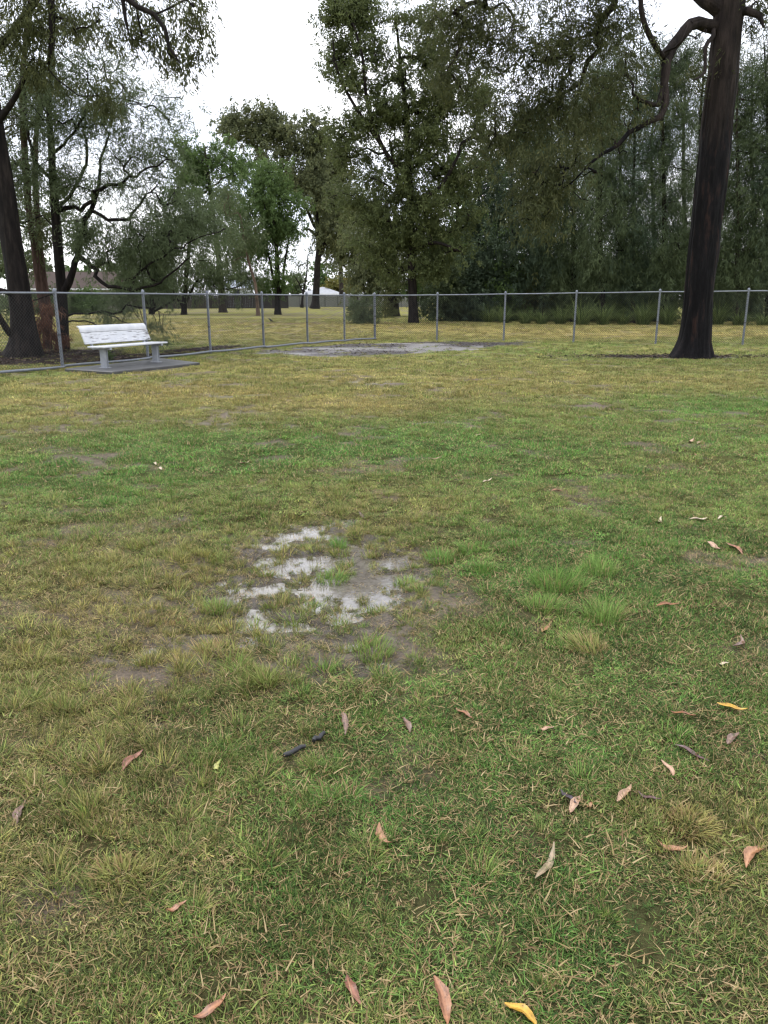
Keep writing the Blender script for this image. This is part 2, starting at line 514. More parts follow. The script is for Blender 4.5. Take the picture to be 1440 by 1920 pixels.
STRAW = np.array([0.415, 0.340, 0.125]); OLIVE = np.array([0.270, 0.285, 0.088]); LUSH = np.array([0.128, 0.262, 0.055])
def grass_col(g):
    g = np.asarray(g)[:, None]
    return np.where(g < .45, STRAW + (OLIVE - STRAW) * (g / .45), OLIVE + (LUSH - OLIVE) * ((g - .45) / .55))

# ------------------------------------------------------------------ ground sheet
def axis(*segs):
    a = []
    for s, e, st in segs: a.append(np.arange(s, e - 1e-6, st))
    return np.concatenate(a)
far_ax = 20 * 1.16 ** np.arange(1, 32)
gx = axis((-20, -6, .25), (-6, -1.7, .07), (-1.7, 1.0, .03), (1.0, 6, .07), (6, 20.01, .25))
gx = np.concatenate([-far_ax[::-1], gx, far_ax])
gy = np.concatenate([-far_ax[::-1][:-6], axis((-20, -1, 1.0), (-1, .6, .2), (.6, 2.9, .06), (2.9, 6.2, .03), (6.2, 10, .07), (10, 36, .2)), 36 + 0.9 * np.cumsum(1.1 ** np.arange(0, 55))])
X, Yg = np.meshgrid(gx, gy)
xs, ys = X.ravel(), Yg.ravel()
zs = gh(xs, ys) * (1 - smooth(60, 120, np.hypot(xs, ys)))
bare = bare_f(xs, ys); mul = mulch_f(xs, ys); snd = sand_f(xs, ys); grn = green_f(xs, ys); pud = puddle_f(xs, ys)
n_s = fbm(xs * 2.5, ys * 2.5, 130, 4)
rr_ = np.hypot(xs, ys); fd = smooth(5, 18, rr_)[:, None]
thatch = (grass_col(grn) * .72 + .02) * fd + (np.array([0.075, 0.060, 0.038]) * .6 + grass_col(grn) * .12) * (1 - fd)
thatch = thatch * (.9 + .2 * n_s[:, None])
mud = np.array([0.140, 0.113, 0.088]) * (0.75 + .5 * n_s[:, None])
mud = mud * (1 - .38 * smooth(.25, .7, pud))[:, None]
sandc = np.array([0.23, 0.22, 0.22]) * (0.75 + .4 * fbm(xs * .9, ys * 2.2, 140, 5)[:, None])
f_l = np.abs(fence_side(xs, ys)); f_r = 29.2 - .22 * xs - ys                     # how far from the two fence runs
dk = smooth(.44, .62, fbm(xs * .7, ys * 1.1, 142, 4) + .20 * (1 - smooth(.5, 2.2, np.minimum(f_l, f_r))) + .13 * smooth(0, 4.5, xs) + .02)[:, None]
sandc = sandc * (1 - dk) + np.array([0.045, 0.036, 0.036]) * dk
mulc = np.array([0.030, 0.021, 0.018]) * (0.6 + .8 * n_s[:, None])
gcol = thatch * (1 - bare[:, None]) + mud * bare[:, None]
gumd = smooth(0.3, 0.7, blobf(xs, ys, GUM + np.array([-.6, .25, 0]), 2.2, .75))[:, None] * bare[:, None]
gcol = gcol * (1 - gumd) + np.array([0.06, 0.052, 0.055]) * gumd
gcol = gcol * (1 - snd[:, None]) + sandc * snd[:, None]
gcol = gcol * (1 - mul[:, None]) + mulc * mul[:, None]
# bare track and leaf-fall beyond the fence
trk = smooth(.5, .75, np.exp(-((ys - 50.5 - .02 * xs) / .9) ** 2) * smooth(-16, -10, xs) * (1 - smooth(4, 12, xs)) * (.55 + .6 * fbm(xs * .5, ys * .5, 150, 4)))
gcol = gcol * (1 - trk[:, None]) + np.array([0.13, 0.085, 0.06]) * trk[:, None]
lf = smooth(.3, .7, blobf(xs, ys, gp(770, 606), 5.5, 2.2) + .4 * (n_s - .5))
gcol = gcol * (1 - .8 * lf[:, None]) + np.array([0.10, 0.06, 0.038]) * .8 * lf[:, None]
wet = np.clip(0.25 * bare + 0.75 * bare * smooth(.1, .5, pud) + .45 * snd + .5 * gumd[:, 0], 0, 1)
ny, nx = X.shape
i0 = (np.arange(ny - 1)[:, None] * nx + np.arange(nx - 1)[None, :]).ravel()
gf = np.stack([i0, i0 + 1, i0 + nx + 1, i0 + nx], 1)
me = np_mesh('ground', np.stack([xs, ys, zs], 1), gf, True, {'gcol': gcol, 'wet': wet})

m, N, L = new_mat('ground_soil_and_thatch')
ac = N.new('ShaderNodeAttribute'); ac.attribute_name = 'gcol'
aw = N.new('ShaderNodeAttribute'); aw.attribute_name = 'wet'
n1 = noise(N, L, 55, 6, .7); n2 = noise(N, L, 9, 5, .65); n3 = noise(N, L, 260, 3, .7)
r1 = ramp(N, [(.28, (.45, .44, .42)), (.5, (.95, .95, .95)), (.75, (1.5, 1.42, 1.3))]); L.new(n1.outputs['Fac'], r1.inputs['Fac'])
r2 = ramp(N, [(.3, (.7, .7, .68)), (.7, (1.25, 1.22, 1.2))]); L.new(n2.outputs['Fac'], r2.inputs['Fac'])
r3 = ramp(N, [(.3, (.6, .6, .6)), (.7, (1.35, 1.35, 1.3))]); L.new(n3.outputs['Fac'], r3.inputs['Fac'])
c = mix(N, L, ac.outputs['Color'], r1.outputs['Color'], 1.0, 'MULTIPLY')
c = mix(N, L, c, r2.outputs['Color'], 1.0, 'MULTIPLY')
c = mix(N, L, c, r3.outputs['Color'], .8, 'MULTIPLY')
p = N.new('ShaderNodeBsdfPrincipled'); L.new(c, p.inputs['Base Color'])
mr = N.new('ShaderNodeMapRange'); L.new(aw.outputs['Fac'], mr.inputs['Value'])
mr.inputs['To Min'].default_value = .95; mr.inputs['To Max'].default_value = .16
L.new(mr.outputs['Result'], p.inputs['Roughness'])
ms_ = N.new('ShaderNodeMath'); ms_.operation = 'MULTIPLY'; ms_.inputs[1].default_value = .5; L.new(aw.outputs['Fac'], ms_.inputs[0]); L.new(ms_.outputs[0], p.inputs['Specular IOR Level'])
hh = N.new('ShaderNodeMath'); hh.operation = 'ADD'; L.new(n1.outputs['Fac'], hh.inputs[0]); L.new(n3.outputs['Fac'], hh.inputs[1])
L.new(bump(N, L, hh.outputs[0], .8, .012), p.inputs['Normal'])
out_node(N, L, p.outputs['BSDF'])
M['ground'] = m
tag(link('ground', me, M['ground']), kind='structure')

# puddle water: flat sheets at one level; the uneven soil pokes through and draws the shore
m, N, L = new_mat('puddle_water')
p = N.new('ShaderNodeBsdfPrincipled')
nw = noise(N, L, 30, 3, .5); rw = ramp(N, [(.35, (.095, .082, .068)), (.65, (.15, .135, .115))]); L.new(nw.outputs['Fac'], rw.inputs['Fac'])
L.new(rw.outputs['Color'], p.inputs['Base Color'])
p.inputs['Roughness'].default_value = .04; p.inputs['IOR'].default_value = 1.55
p.inputs['Specular IOR Level'].default_value = 1.0
nb = noise(N, L, 14, 2, .5); L.new(bump(N, L, nb.outputs['Fac'], .08, .004), p.inputs['Normal'])
out_node(N, L, p.outputs['BSDF']); M['water'] = m
def water(c, rx, ry):
    a = np.linspace(0, 2 * math.pi, 40, endpoint=False)
    r = 1 + .18 * (vnoise(np.cos(a) * 2 + c[0], np.sin(a) * 2 + c[1], 7) - .5)
    v = np.stack([c[0] + np.cos(a) * rx * r, c[1] + np.sin(a) * ry * r, np.full(40, WATER_Z)], 1)
    tag(link('puddle', np_mesh('puddle', v, np.arange(40)[None, :]), M['water']), kind='structure')
water(PUD + np.array([.02, .1, 0]), 1.1, 1.75)
for c, rx, ry in SMALLP[:9]:
    if np.hypot(c[0] - PUD[0], c[1] - PUD[1]) > 1.2: water(c, rx * 1.25, ry * 1.25)

# ------------------------------------------------------------------ grass: scattered blade clumps
m, N, L = new_mat('grass_blade')
ai = N.new('ShaderNodeAttribute'); ai.attribute_type = 'INSTANCER'; ai.attribute_name = 'tintc'
ab = N.new('ShaderNodeAttribute'); ab.attribute_name = 'tint'
rd = ramp(N, [(0, (.24, .28, .27)), (.35, (.70, .78, .72)), (.6, (1.0, 1.0, .95)), (.74, (1.7, 1.55, 1.45)), (.75, (1, 1, 1))])
rd.color_ramp.interpolation = 'LINEAR'; L.new(ab.outputs['Fac'], rd.inputs['Fac'])
c = mix(N, L, ai.outputs['Color'], rd.outputs['Color'], 1.0, 'MULTIPLY')
rs = ramp(N, [(.76, (0, 0, 0)), (.78, (1, 1, 1))]); L.new(ab.outputs['Fac'], rs.inputs['Fac'])
rs2 = ramp(N, [(.78, (.16, .10, .05)), (.9, (.34, .25, .115)), (1, (.46, .35, .19))]); L.new(ab.outputs['Fac'], rs2.inputs['Fac'])
c = mix(N, L, c, rs2.outputs['Color'], rs.outputs['Color'])
p = N.new('ShaderNodeBsdfPrincipled'); L.new(c, p.inputs['Base Color'])
p.inputs['Roughness'].default_value = .6; p.inputs['Specular IOR Level'].default_value = .16
t = N.new('ShaderNodeBsdfTranslucent'); L.new(c, t.inputs['Color'])
mx = N.new('ShaderNodeMixShader'); mx.inputs['Fac'].default_value = .3
L.new(p.outputs['BSDF'], mx.inputs[1]); L.new(t.outputs['BSDF'], mx.inputs[2]); out_node(N, L, mx.outputs['Shader'])
M['grass'] = m

def blades(n, R, hmin, hmax, wmin, wmax, lean, curl, dry, rg, seg=3, root_pow=.5, tint=None):
    """n curved tapering blades rooted in a disc of radius R"""
    a = rg.uniform(0, 2 * math.pi, n); r = R * rg.uniform(0, 1, n) ** root_pow
    base = np.stack([r * np.cos(a), r * np.sin(a), np.full(n, -.006)], 1)
    d = rg.uniform(0, 2 * math.pi, n) if lean[2] < .5 else a + rg.normal(0, .6, n)
    ln = rg.uniform(hmin, hmax, n); w = rg.uniform(wmin, wmax, n)
    th = rg.uniform(lean[0], lean[1], n); cu = rg.uniform(curl[0], curl[1], n)
    hd = np.stack([np.cos(d), np.sin(d), 0 * d], 1); sd = np.stack([-np.sin(d), np.cos(d), 0 * d], 1)
    tw = rg.uniform(-.7, .7, n)
    P = base.copy(); V = []; 
    for k in range(seg + 1):
        f = k / seg
        wk = w * (1 - f ** 1.6) * .5
        side = sd * np.cos(tw * f)[:, None] + np.array([0, 0, 1.]) * np.sin(tw * f)[:, None]
        if k < seg:
            V += [P - side * wk[:, None], P + side * wk[:, None]]
        else:
            V += [P]
        ang = th + cu * f
        P = P + (hd * np.sin(ang)[:, None] + np.array([0, 0, 1.]) * np.cos(ang)[:, None]) * (ln / seg)[:, None]
        P[:, 2] = np.maximum(P[:, 2], .002)
    V = np.stack(V, 1)                                      # n, 2seg+1, 3
    m_ = 2 * seg + 1
    o = np.arange(n)[:, None] * m_
    Q = np.concatenate([o + np.array([2 * k, 2 * k + 1, 2 * k + 3, 2 * k + 2]) for k in range(seg - 1)]) if seg > 1 else np.zeros((0, 4), int)
    Tt = o + np.array([2 * seg - 2, 2 * seg - 1, 2 * seg])
    tn = rg.uniform(0, .74, n)
    isd = rg.uniform(0, 1, n) < dry
    tn[isd] = rg.uniform(.79, 1, isd.sum())
    if tint is not None: tn = tint(rg, n)
    return V.reshape(-1, 3), [Q, Tt], np.repeat(tn, m_)

proto_col = bpy.data.collections.new('grass_clump_source')
def proto(tagn, *a, **k):
    v, f, tn = blades(*a, **k)
    me = np_mesh(tagn, v, f, True, {'tint': tn}); me.materials.append(M['grass'])
    o = bpy.data.objects.new(tagn, me); proto_col.objects.link(o)
    return o
PI = math.pi
rgp = np.random.default_rng(5)
# names sort alphabetically: index order a0..a4 short mown clumps, b0..b2 taller tufts, c0..c2 coarse clumps for the distance, d0..d1 flat thatch
for i in range(5): proto('clump_a%d' % i, 135, .105, .018, .046, .0026, .0050, (.40, 1.40, 0), (-.7, 1.3), .20 + .06 * (i % 3), rgp)
for i in range(3): proto('clump_b%d' % i, 100, .06, .045, .115, .0024, .0044, (.05, .85, 1), (.2, 1.3), .10 + .06 * i, rgp)
for i in range(3): proto('clump_c%d' % i, 60, .15, .035, .075, .006, .010, (.3, 1.2, 0), (-.3, .8), .16, rgp, seg=2)
for i in range(2): proto('clump_d%d' % i, 46, .09, .02, .055, .0018, .0040, (1.1, 1.55, 0), (-.25, .4), .66, rgp)

def scatter(name, P, idx, rot, scl, tintc):
    me = bpy.data.meshes.new(name)
    me.vertices.add(len(P)); me.vertices.foreach_set('co', np.ascontiguousarray(P, np.float32).ravel())
    a = me.attributes.new('idx', 'INT', 'POINT'); a.data.foreach_set('value', np.asarray(idx, np.int32))
    a = me.attributes.new('rot', 'FLOAT_VECTOR', 'POINT'); a.data.foreach_set('vector', np.ascontiguousarray(rot, np.float32).ravel())
    a = me.attributes.new('scl', 'FLOAT_VECTOR', 'POINT'); a.data.foreach_set('vector', np.ascontiguousarray(scl, np.float32).ravel())
    a = me.attributes.new('tintc', 'FLOAT_COLOR', 'POINT')
    a.data.foreach_set('color', np.concatenate([tintc, np.ones((len(P), 1))], 1).astype(np.float32).ravel())
    me.materials.append(M['grass'])
    o = link(name, me)
    ng = bpy.data.node_groups.new(name + '_scatter', 'GeometryNodeTree')
    ng.interface.new_socket('Geometry', in_out='INPUT', socket_type='NodeSocketGeometry')
    ng.interface.new_socket('Geometry', in_out='OUTPUT', socket_type='NodeSocketGeometry')
    N, L = ng.nodes, ng.links
    gi = N.new('NodeGroupInput'); go = N.new('NodeGroupOutput')
    ip = N.new('GeometryNodeInstanceOnPoints'); ci = N.new('GeometryNodeCollectionInfo')
    ci.inputs['Collection'].default_value = proto_col
    ci.inputs['Separate Children'].default_value = True; ci.inputs['Reset Children'].default_value = True
    def na(nm, ty):
        n = N.new('GeometryNodeInputNamedAttribute'); n.data_type = ty; n.inputs['Name'].default_value = nm
        return n.outputs['Attribute']
    L.new(gi.outputs[0], ip.inputs['Points']); L.new(ci.outputs[0], ip.inputs['Instance'])
    ip.inputs['Pick Instance'].default_value = True
    L.new(na('idx', 'INT'), ip.inputs['Instance Index'])
    L.new(na('rot', 'FLOAT_VECTOR'), ip.inputs['Rotation']); L.new(na('scl', 'FLOAT_VECTOR'), ip.inputs['Scale'])
    L.new(ip.outputs[0], go.inputs[0])
    md = o.modifiers.new('scatter', 'NODES'); md.node_group = ng
    return o

def field(y0, y1, dens, margin, half=None, xlim=None):
    """random points in the wedge of lawn between distances y0 and y1"""
    w = lambda y: .56 * y + margin
    A = (w(y0) + w(y1)) * (y1 - y0)
    n = int(A * dens)
    y = rng.uniform(y0, y1, int(n * 1.6)); x = rng.uniform(-w(y1), w(y1), len(y))
    k = np.abs(x) < w(y); x, y = x[k][:n], y[k][:n]
    return x, y

def lawn_points(y0, y1, dens, margin, kinds, s0, s1, mode):
    x, y = field(y0, y1, dens, margin)
    b = np.maximum(bare_f(x, y), .97 * mulch_f(x, y)); pd = puddle_f(x, y); z = gh(x, y)
    n = fbm(x * 5, y * 5, 210, 3)
    keep = rng.uniform(0, 1, len(x)) > np.clip(b * .96 - .04 + .6 * (n - .5), 0, .93)
    keep &= (z > WATER_Z - .001) | (rng.uniform(0, 1, len(x)) < .05)
    slab_d = in_slab(x, y)
    keep &= ~slab_d
    x, y, z, b = x[keep], y[keep], z[keep], b[keep]
    g = green_f(x, y) + .05 + rng.normal(0, .12, len(x))
    col = grass_col(np.clip(g, 0, 1)) * (rng.uniform(.58, 1.3, len(x)) * (.82 + .28 * smooth(2.5, 6, y)))[:, None]
    col *= (.72 + .56 * smooth(.3, .7, fbm(x * 7, y * 7, 230, 3)))[:, None]
    hv = .62 + .76 * smooth(.3, .7, fbm(x * 4.5, y * 4.5, 222, 3))
    idx = rng.choice(kinds, len(x))
    s = rng.uniform(s0, s1, len(x)) * (1 - .25 * b)
    rot = np.stack([rng.normal(0, .10, len(x)), rng.normal(0, .10, len(x)), rng.uniform(0, 2 * PI, len(x))], 1)
    sc = np.stack([s, s, s * .74 * hv * rng.uniform(.75, 1.3, len(x))], 1)
    return np.stack([x, y, z], 1), idx, rot, sc, col

slab_q = [gp(211, 703)[:2], gp(375, 685)[:2], gp(305, 676.5)[:2], gp(122, 697)[:2]]
def in_slab(x, y):
    ins = np.ones(len(x), bool)
    for i in range(4):
        a, b = slab_q[i], slab_q[(i + 1) % 4]
        ins &= ((b[0] - a[0]) * (y - a[1]) - (b[1] - a[1]) * (x - a[0])) > -.02
    return ins

A_, B_, C_, D_ = [0, 1, 2, 3, 4], [5, 6, 7], [8, 9, 10], [11, 12]
parts = [lawn_points(1.0, 3.2, 480, .3, A_, .55, .92, 0), lawn_points(3.2, 6.5, 270, .4, A_, .7, 1.1, 0),
         lawn_points(6.5, 12, 105, .6, A_, .95, 1.6, 0), lawn_points(12, 20, 60, 1.2, C_, .75, 1.2, 0),
         lawn_points(20, 33, 26, 1.5, C_, .8, 1.4, 0), lawn_points(33, 62, 7, 2, C_, 1.0, 1.9, 0),
         lawn_points(1.0, 4.5, 110, .3, D_, .8, 1.3, 0)]
# flat dead thatch on the bare soil
x, y = field(1.0, 7.0, 260, .3)
b = bare_f(x, y); z = gh(x, y)
k = (b > .25) & (rng.uniform(0, 1, len(x)) < np.where(z > WATER_Z, .8, .30))
z = np.maximum(z, WATER_Z - .003)
x, y, z = x[k], y[k], z[k]
col = (grass_col(np.clip(green_f(x, y) + .1, 0, 1)) * .55 + np.array([.07, .055, .04])) * rng.uniform(.6, 1.1, len(x))[:, None]
parts.append((np.stack([x, y, z], 1), rng.choice(D_, len(x)), np.stack([rng.normal(0, .05, len(x)), rng.normal(0, .05, len(x)), rng.uniform(0, 6.28, len(x))], 1),
              np.repeat(rng.uniform(.5, 1.0, len(x))[:, None], 3, 1), col))
# taller tufts: clustered in the thin, wet ground left and round the puddle
def tufts(n, c, rx, ry, s0, s1, gshift):
    x = rng.normal(c[0], rx, n); y = rng.normal(c[1], ry, n); z = gh(x, y)
    k = (y > 1.0) & (z > WATER_Z - .010) & ~in_slab(x, y)
    x, y, z = x[k], y[k], z[k]
    g = np.clip(green_f(x, y) + gshift + rng.normal(0, .12, len(x)), 0, 1)
    s = rng.uniform(s0, s1, len(x))
    return (np.stack([x, y, np.maximum(z, WATER_Z)], 1), rng.choice(B_, len(x)), np.stack([rng.normal(0, .28, len(x)), rng.normal(0, .28, len(x)), rng.uniform(0, 6.28, len(x))], 1),
            np.stack([s * 1.1, s * 1.3, s * rng.uniform(.7, 1.1, len(x))], 1), grass_col(g) * rng.uniform(.8, 1.15, len(x))[:, None])
for a in ((170, gp(170, 1150), .75, .75, .4, .85, .02), (130, gp(250, 1000), 1.0, .7, .45, .9, .0), (90, gp(350, 1260), .45, .35, .4, .8, .08),
          (230, gp(620, 1060), .55, .95, .22, .55, .15), (90, gp(560, 930), 1.3, .6, .45, .85, -.05), (60, gp(60, 1420), .3, .35, .45, .8, .1),
          (60, gp(900, 1050), .6, .6, .4, .7, .2), (160, gp(450, 790), 3.2, 1.6, .5, .9, -.1), (120, gp(150, 770), 2.2, 1.5, .5, .9, -.1),
          (160, gp(1000, 760), 3.2, 2.0, .5, .85, 0), (25, gp(180, 1600), .25, .2, .5, .85, .0), (26, gp(700, 1450), .5, .25, .35, .7, .05), (30, gp(1200, 1700), .5, .25, .35, .65, -.05)):
    parts.append(tufts(*a))
x, y = field(3.5, 15, 34, .4)                             # low tussocks all over the thinner turf
k = (fbm(x * 1.1, y * 1.1, 400, 4) + .12 * (1 - green_f(x, y)) > .56) & (gh(x, y) > WATER_Z) & ~in_slab(x, y); x, y = x[k], y[k]
s = rng.uniform(.32, .62, len(x)) * (1 + .5 * smooth(7, 14, y)); g = np.clip(green_f(x, y) + rng.normal(0, .15, len(x)), 0, 1)
parts.append((np.stack([x, y, gh(x, y)], 1), rng.choice(B_, len(x)), np.stack([rng.normal(0, .15, len(x)), rng.normal(0, .15, len(x)), rng.uniform(0, 6.28, len(x))], 1),
              np.stack([s * 1.3, s * 1.3, s * rng.uniform(.6, 1.0, len(x))], 1), grass_col(g) * rng.uniform(.75, 1.2, len(x))[:, None]))
x = rng.normal(PUD[0], .55, 900); y = rng.normal(PUD[1] + .1, .9, 900); z = gh(x, y)      # stubble standing in the shallow water
k = (z > WATER_Z - .014) & (puddle_f(x, y) > .2); x, y, z = x[k], y[k], z[k]; s = rng.uniform(.10, .26, len(x))
parts.append((np.stack([x, y, np.maximum(z, WATER_Z)], 1), rng.choice(B_, len(x)), np.stack([rng.normal(0, .3, len(x)), rng.normal(0, .3, len(x)), rng.uniform(0, 6.28, len(x))], 1),
              np.stack([s * 1.5, s * 1.5, s], 1), grass_col(np.clip(rng.normal(.5, .2, len(x)), 0, 1)) * rng.uniform(.4, .95, len(x))[:, None]))
P = [np.concatenate([q[i] for q in parts]) for i in range(5)]
tag(scatter('grass', *P), 'short patchy mown lawn grass, green and straw coloured, thin on muddy ground', 'grass', kind='stuff')
print('grass instances', len(P[0]))

# distinct big tufts that stand out one by one
def tuft_thing(px, py, hpx, wpx, g, label, dry=.08, n=150):
    c = gp(px, py); c[2] = max(float(gh(c[0], c[1])), WATER_Z)
    mp = np.linalg.norm(c - np.array([0, 0, CAM_H])) / F_PX
    h, w = hpx * mp * .74, wpx * mp * .52
    col = grass_col(np.array([g]))[0]
    v, f, tn = blades(int(n * 1.25), w * .85, h * .45, h * 1.1, .0030, .0056, (.0, .8, 1), (.2, 1.3), dry, rng)
    sh = rng.normal(0, .18, 2); v[:, :2] += np.clip(v[:, 2:], 0, None) * sh + (v[:, 2:] ** 2 / max(h, .01)) * rng.normal(0, .18, 2)   # wind- and foot-bent
    v[:, 0] *= rng.uniform(.75, 1.25)
    me = np_mesh('grass_tuft', v, f, True, {'tint': tn})
    o = link('grass_tuft', me, tuft_mat(g), loc=tuple(c))
    tag(o, label, 'grass tuft', 'grass tufts standing in and around the puddle')
_tm = {}
def tuft_mat(g):
    k = round(g, 2)
    if k in _tm: return _tm[k]
    col = grass_col(np.array([g]))[0]
    m = m_leaf('grass_tuft_%d' % int(g * 100), [(0, tuple(col * .6)), (.4, tuple(col)), (.74, tuple(col * 1.35)), (.8, (.30, .21, .10)), (1, (.42, .31, .15))], .3)
    _tm[k] = m
    return m
tuft_thing(635, 1022, 38, 42, .95, 'bright green upright grass tuft in the puddle\'s upper right arm', n=170)
tuft_thing(622, 1083, 34, 66, .85, 'wide green grass tuft in the middle of the puddle', n=190)
tuft_thing(825, 1052, 36, 58, .92, 'bright green tuft on mud right of the puddle, left of its neighbours', n=190)
tuft_thing(908, 1072, 36, 58, .92, 'bright green tuft beside the tiny puddle right of the main one', n=190)
tuft_thing(885, 1036, 32, 56, .88, 'green grass tuft behind the tiny puddle right of the main one', n=170)
tuft_thing(760, 1090, 26, 50, .72, 'low green tuft at the right end of the puddle', n=140)
tuft_thing(405, 1142, 36, 62, .78, 'dense green tuft on the mud left of the puddle', n=180)
tuft_thing(412, 1052, 30, 48, .62, 'olive grass tuft at the left shore of the puddle', n=130)
tuft_thing(548, 1160, 32, 60, .66, 'ragged green tuft at the near shore of the puddle', n=150)
tuft_thing(700, 1222, 46, 100, .74, 'broad double green tuft on mud in front of the puddle', n=300)
tuft_thing(1048, 1100, 62, 110, .88, 'largest bright green drooping tuft, right of the muddy patch', n=380)
tuft_thing(1125, 1075, 50, 66, .85, 'tall green tuft right of and behind the largest tuft', n=230)
tuft_thing(1130, 1165, 62, 70, .82, 'tall pale green tuft in front of the largest tuft, right side', n=250)
tuft_thing(1020, 1145, 46, 80, .80, 'green tuft just in front of the largest drooping tuft', n=230)
tuft_thing(1100, 1220, 48, 70, .45, 'olive green tuft with a straw coloured base right of the mud', .35, 200)
tuft_thing(320, 1160, 24, 56, .05, 'small orange brown dead grass tuft left of the puddle', .75, 120)
tuft_thing(405, 1222, 34, 70, .42, 'olive tuft with dry orange tips below the puddle\'s left shore', .4, 170)
tuft_thing(495, 1288, 52, 56, .55, 'upright olive green tuft in the lawn below the puddle', .15, 170)
tuft_thing(228, 1645, 44, 76, .38, 'yellowish grass tuft near the lower left edge of the lawn', .25, 260)
tuft_thing(1293, 1550, 46, 90, .22, 'straw yellow grass tuft behind the curved tan leaf at right', .4, 320)
tuft_thing(1315, 1645, 38, 86, .2, 'low straw yellow grass tuft in front of the curved tan leaf', .45, 260)

# ------------------------------------------------------------------ trees
def unit(v): return v / (np.linalg.norm(v) + 1e-9)

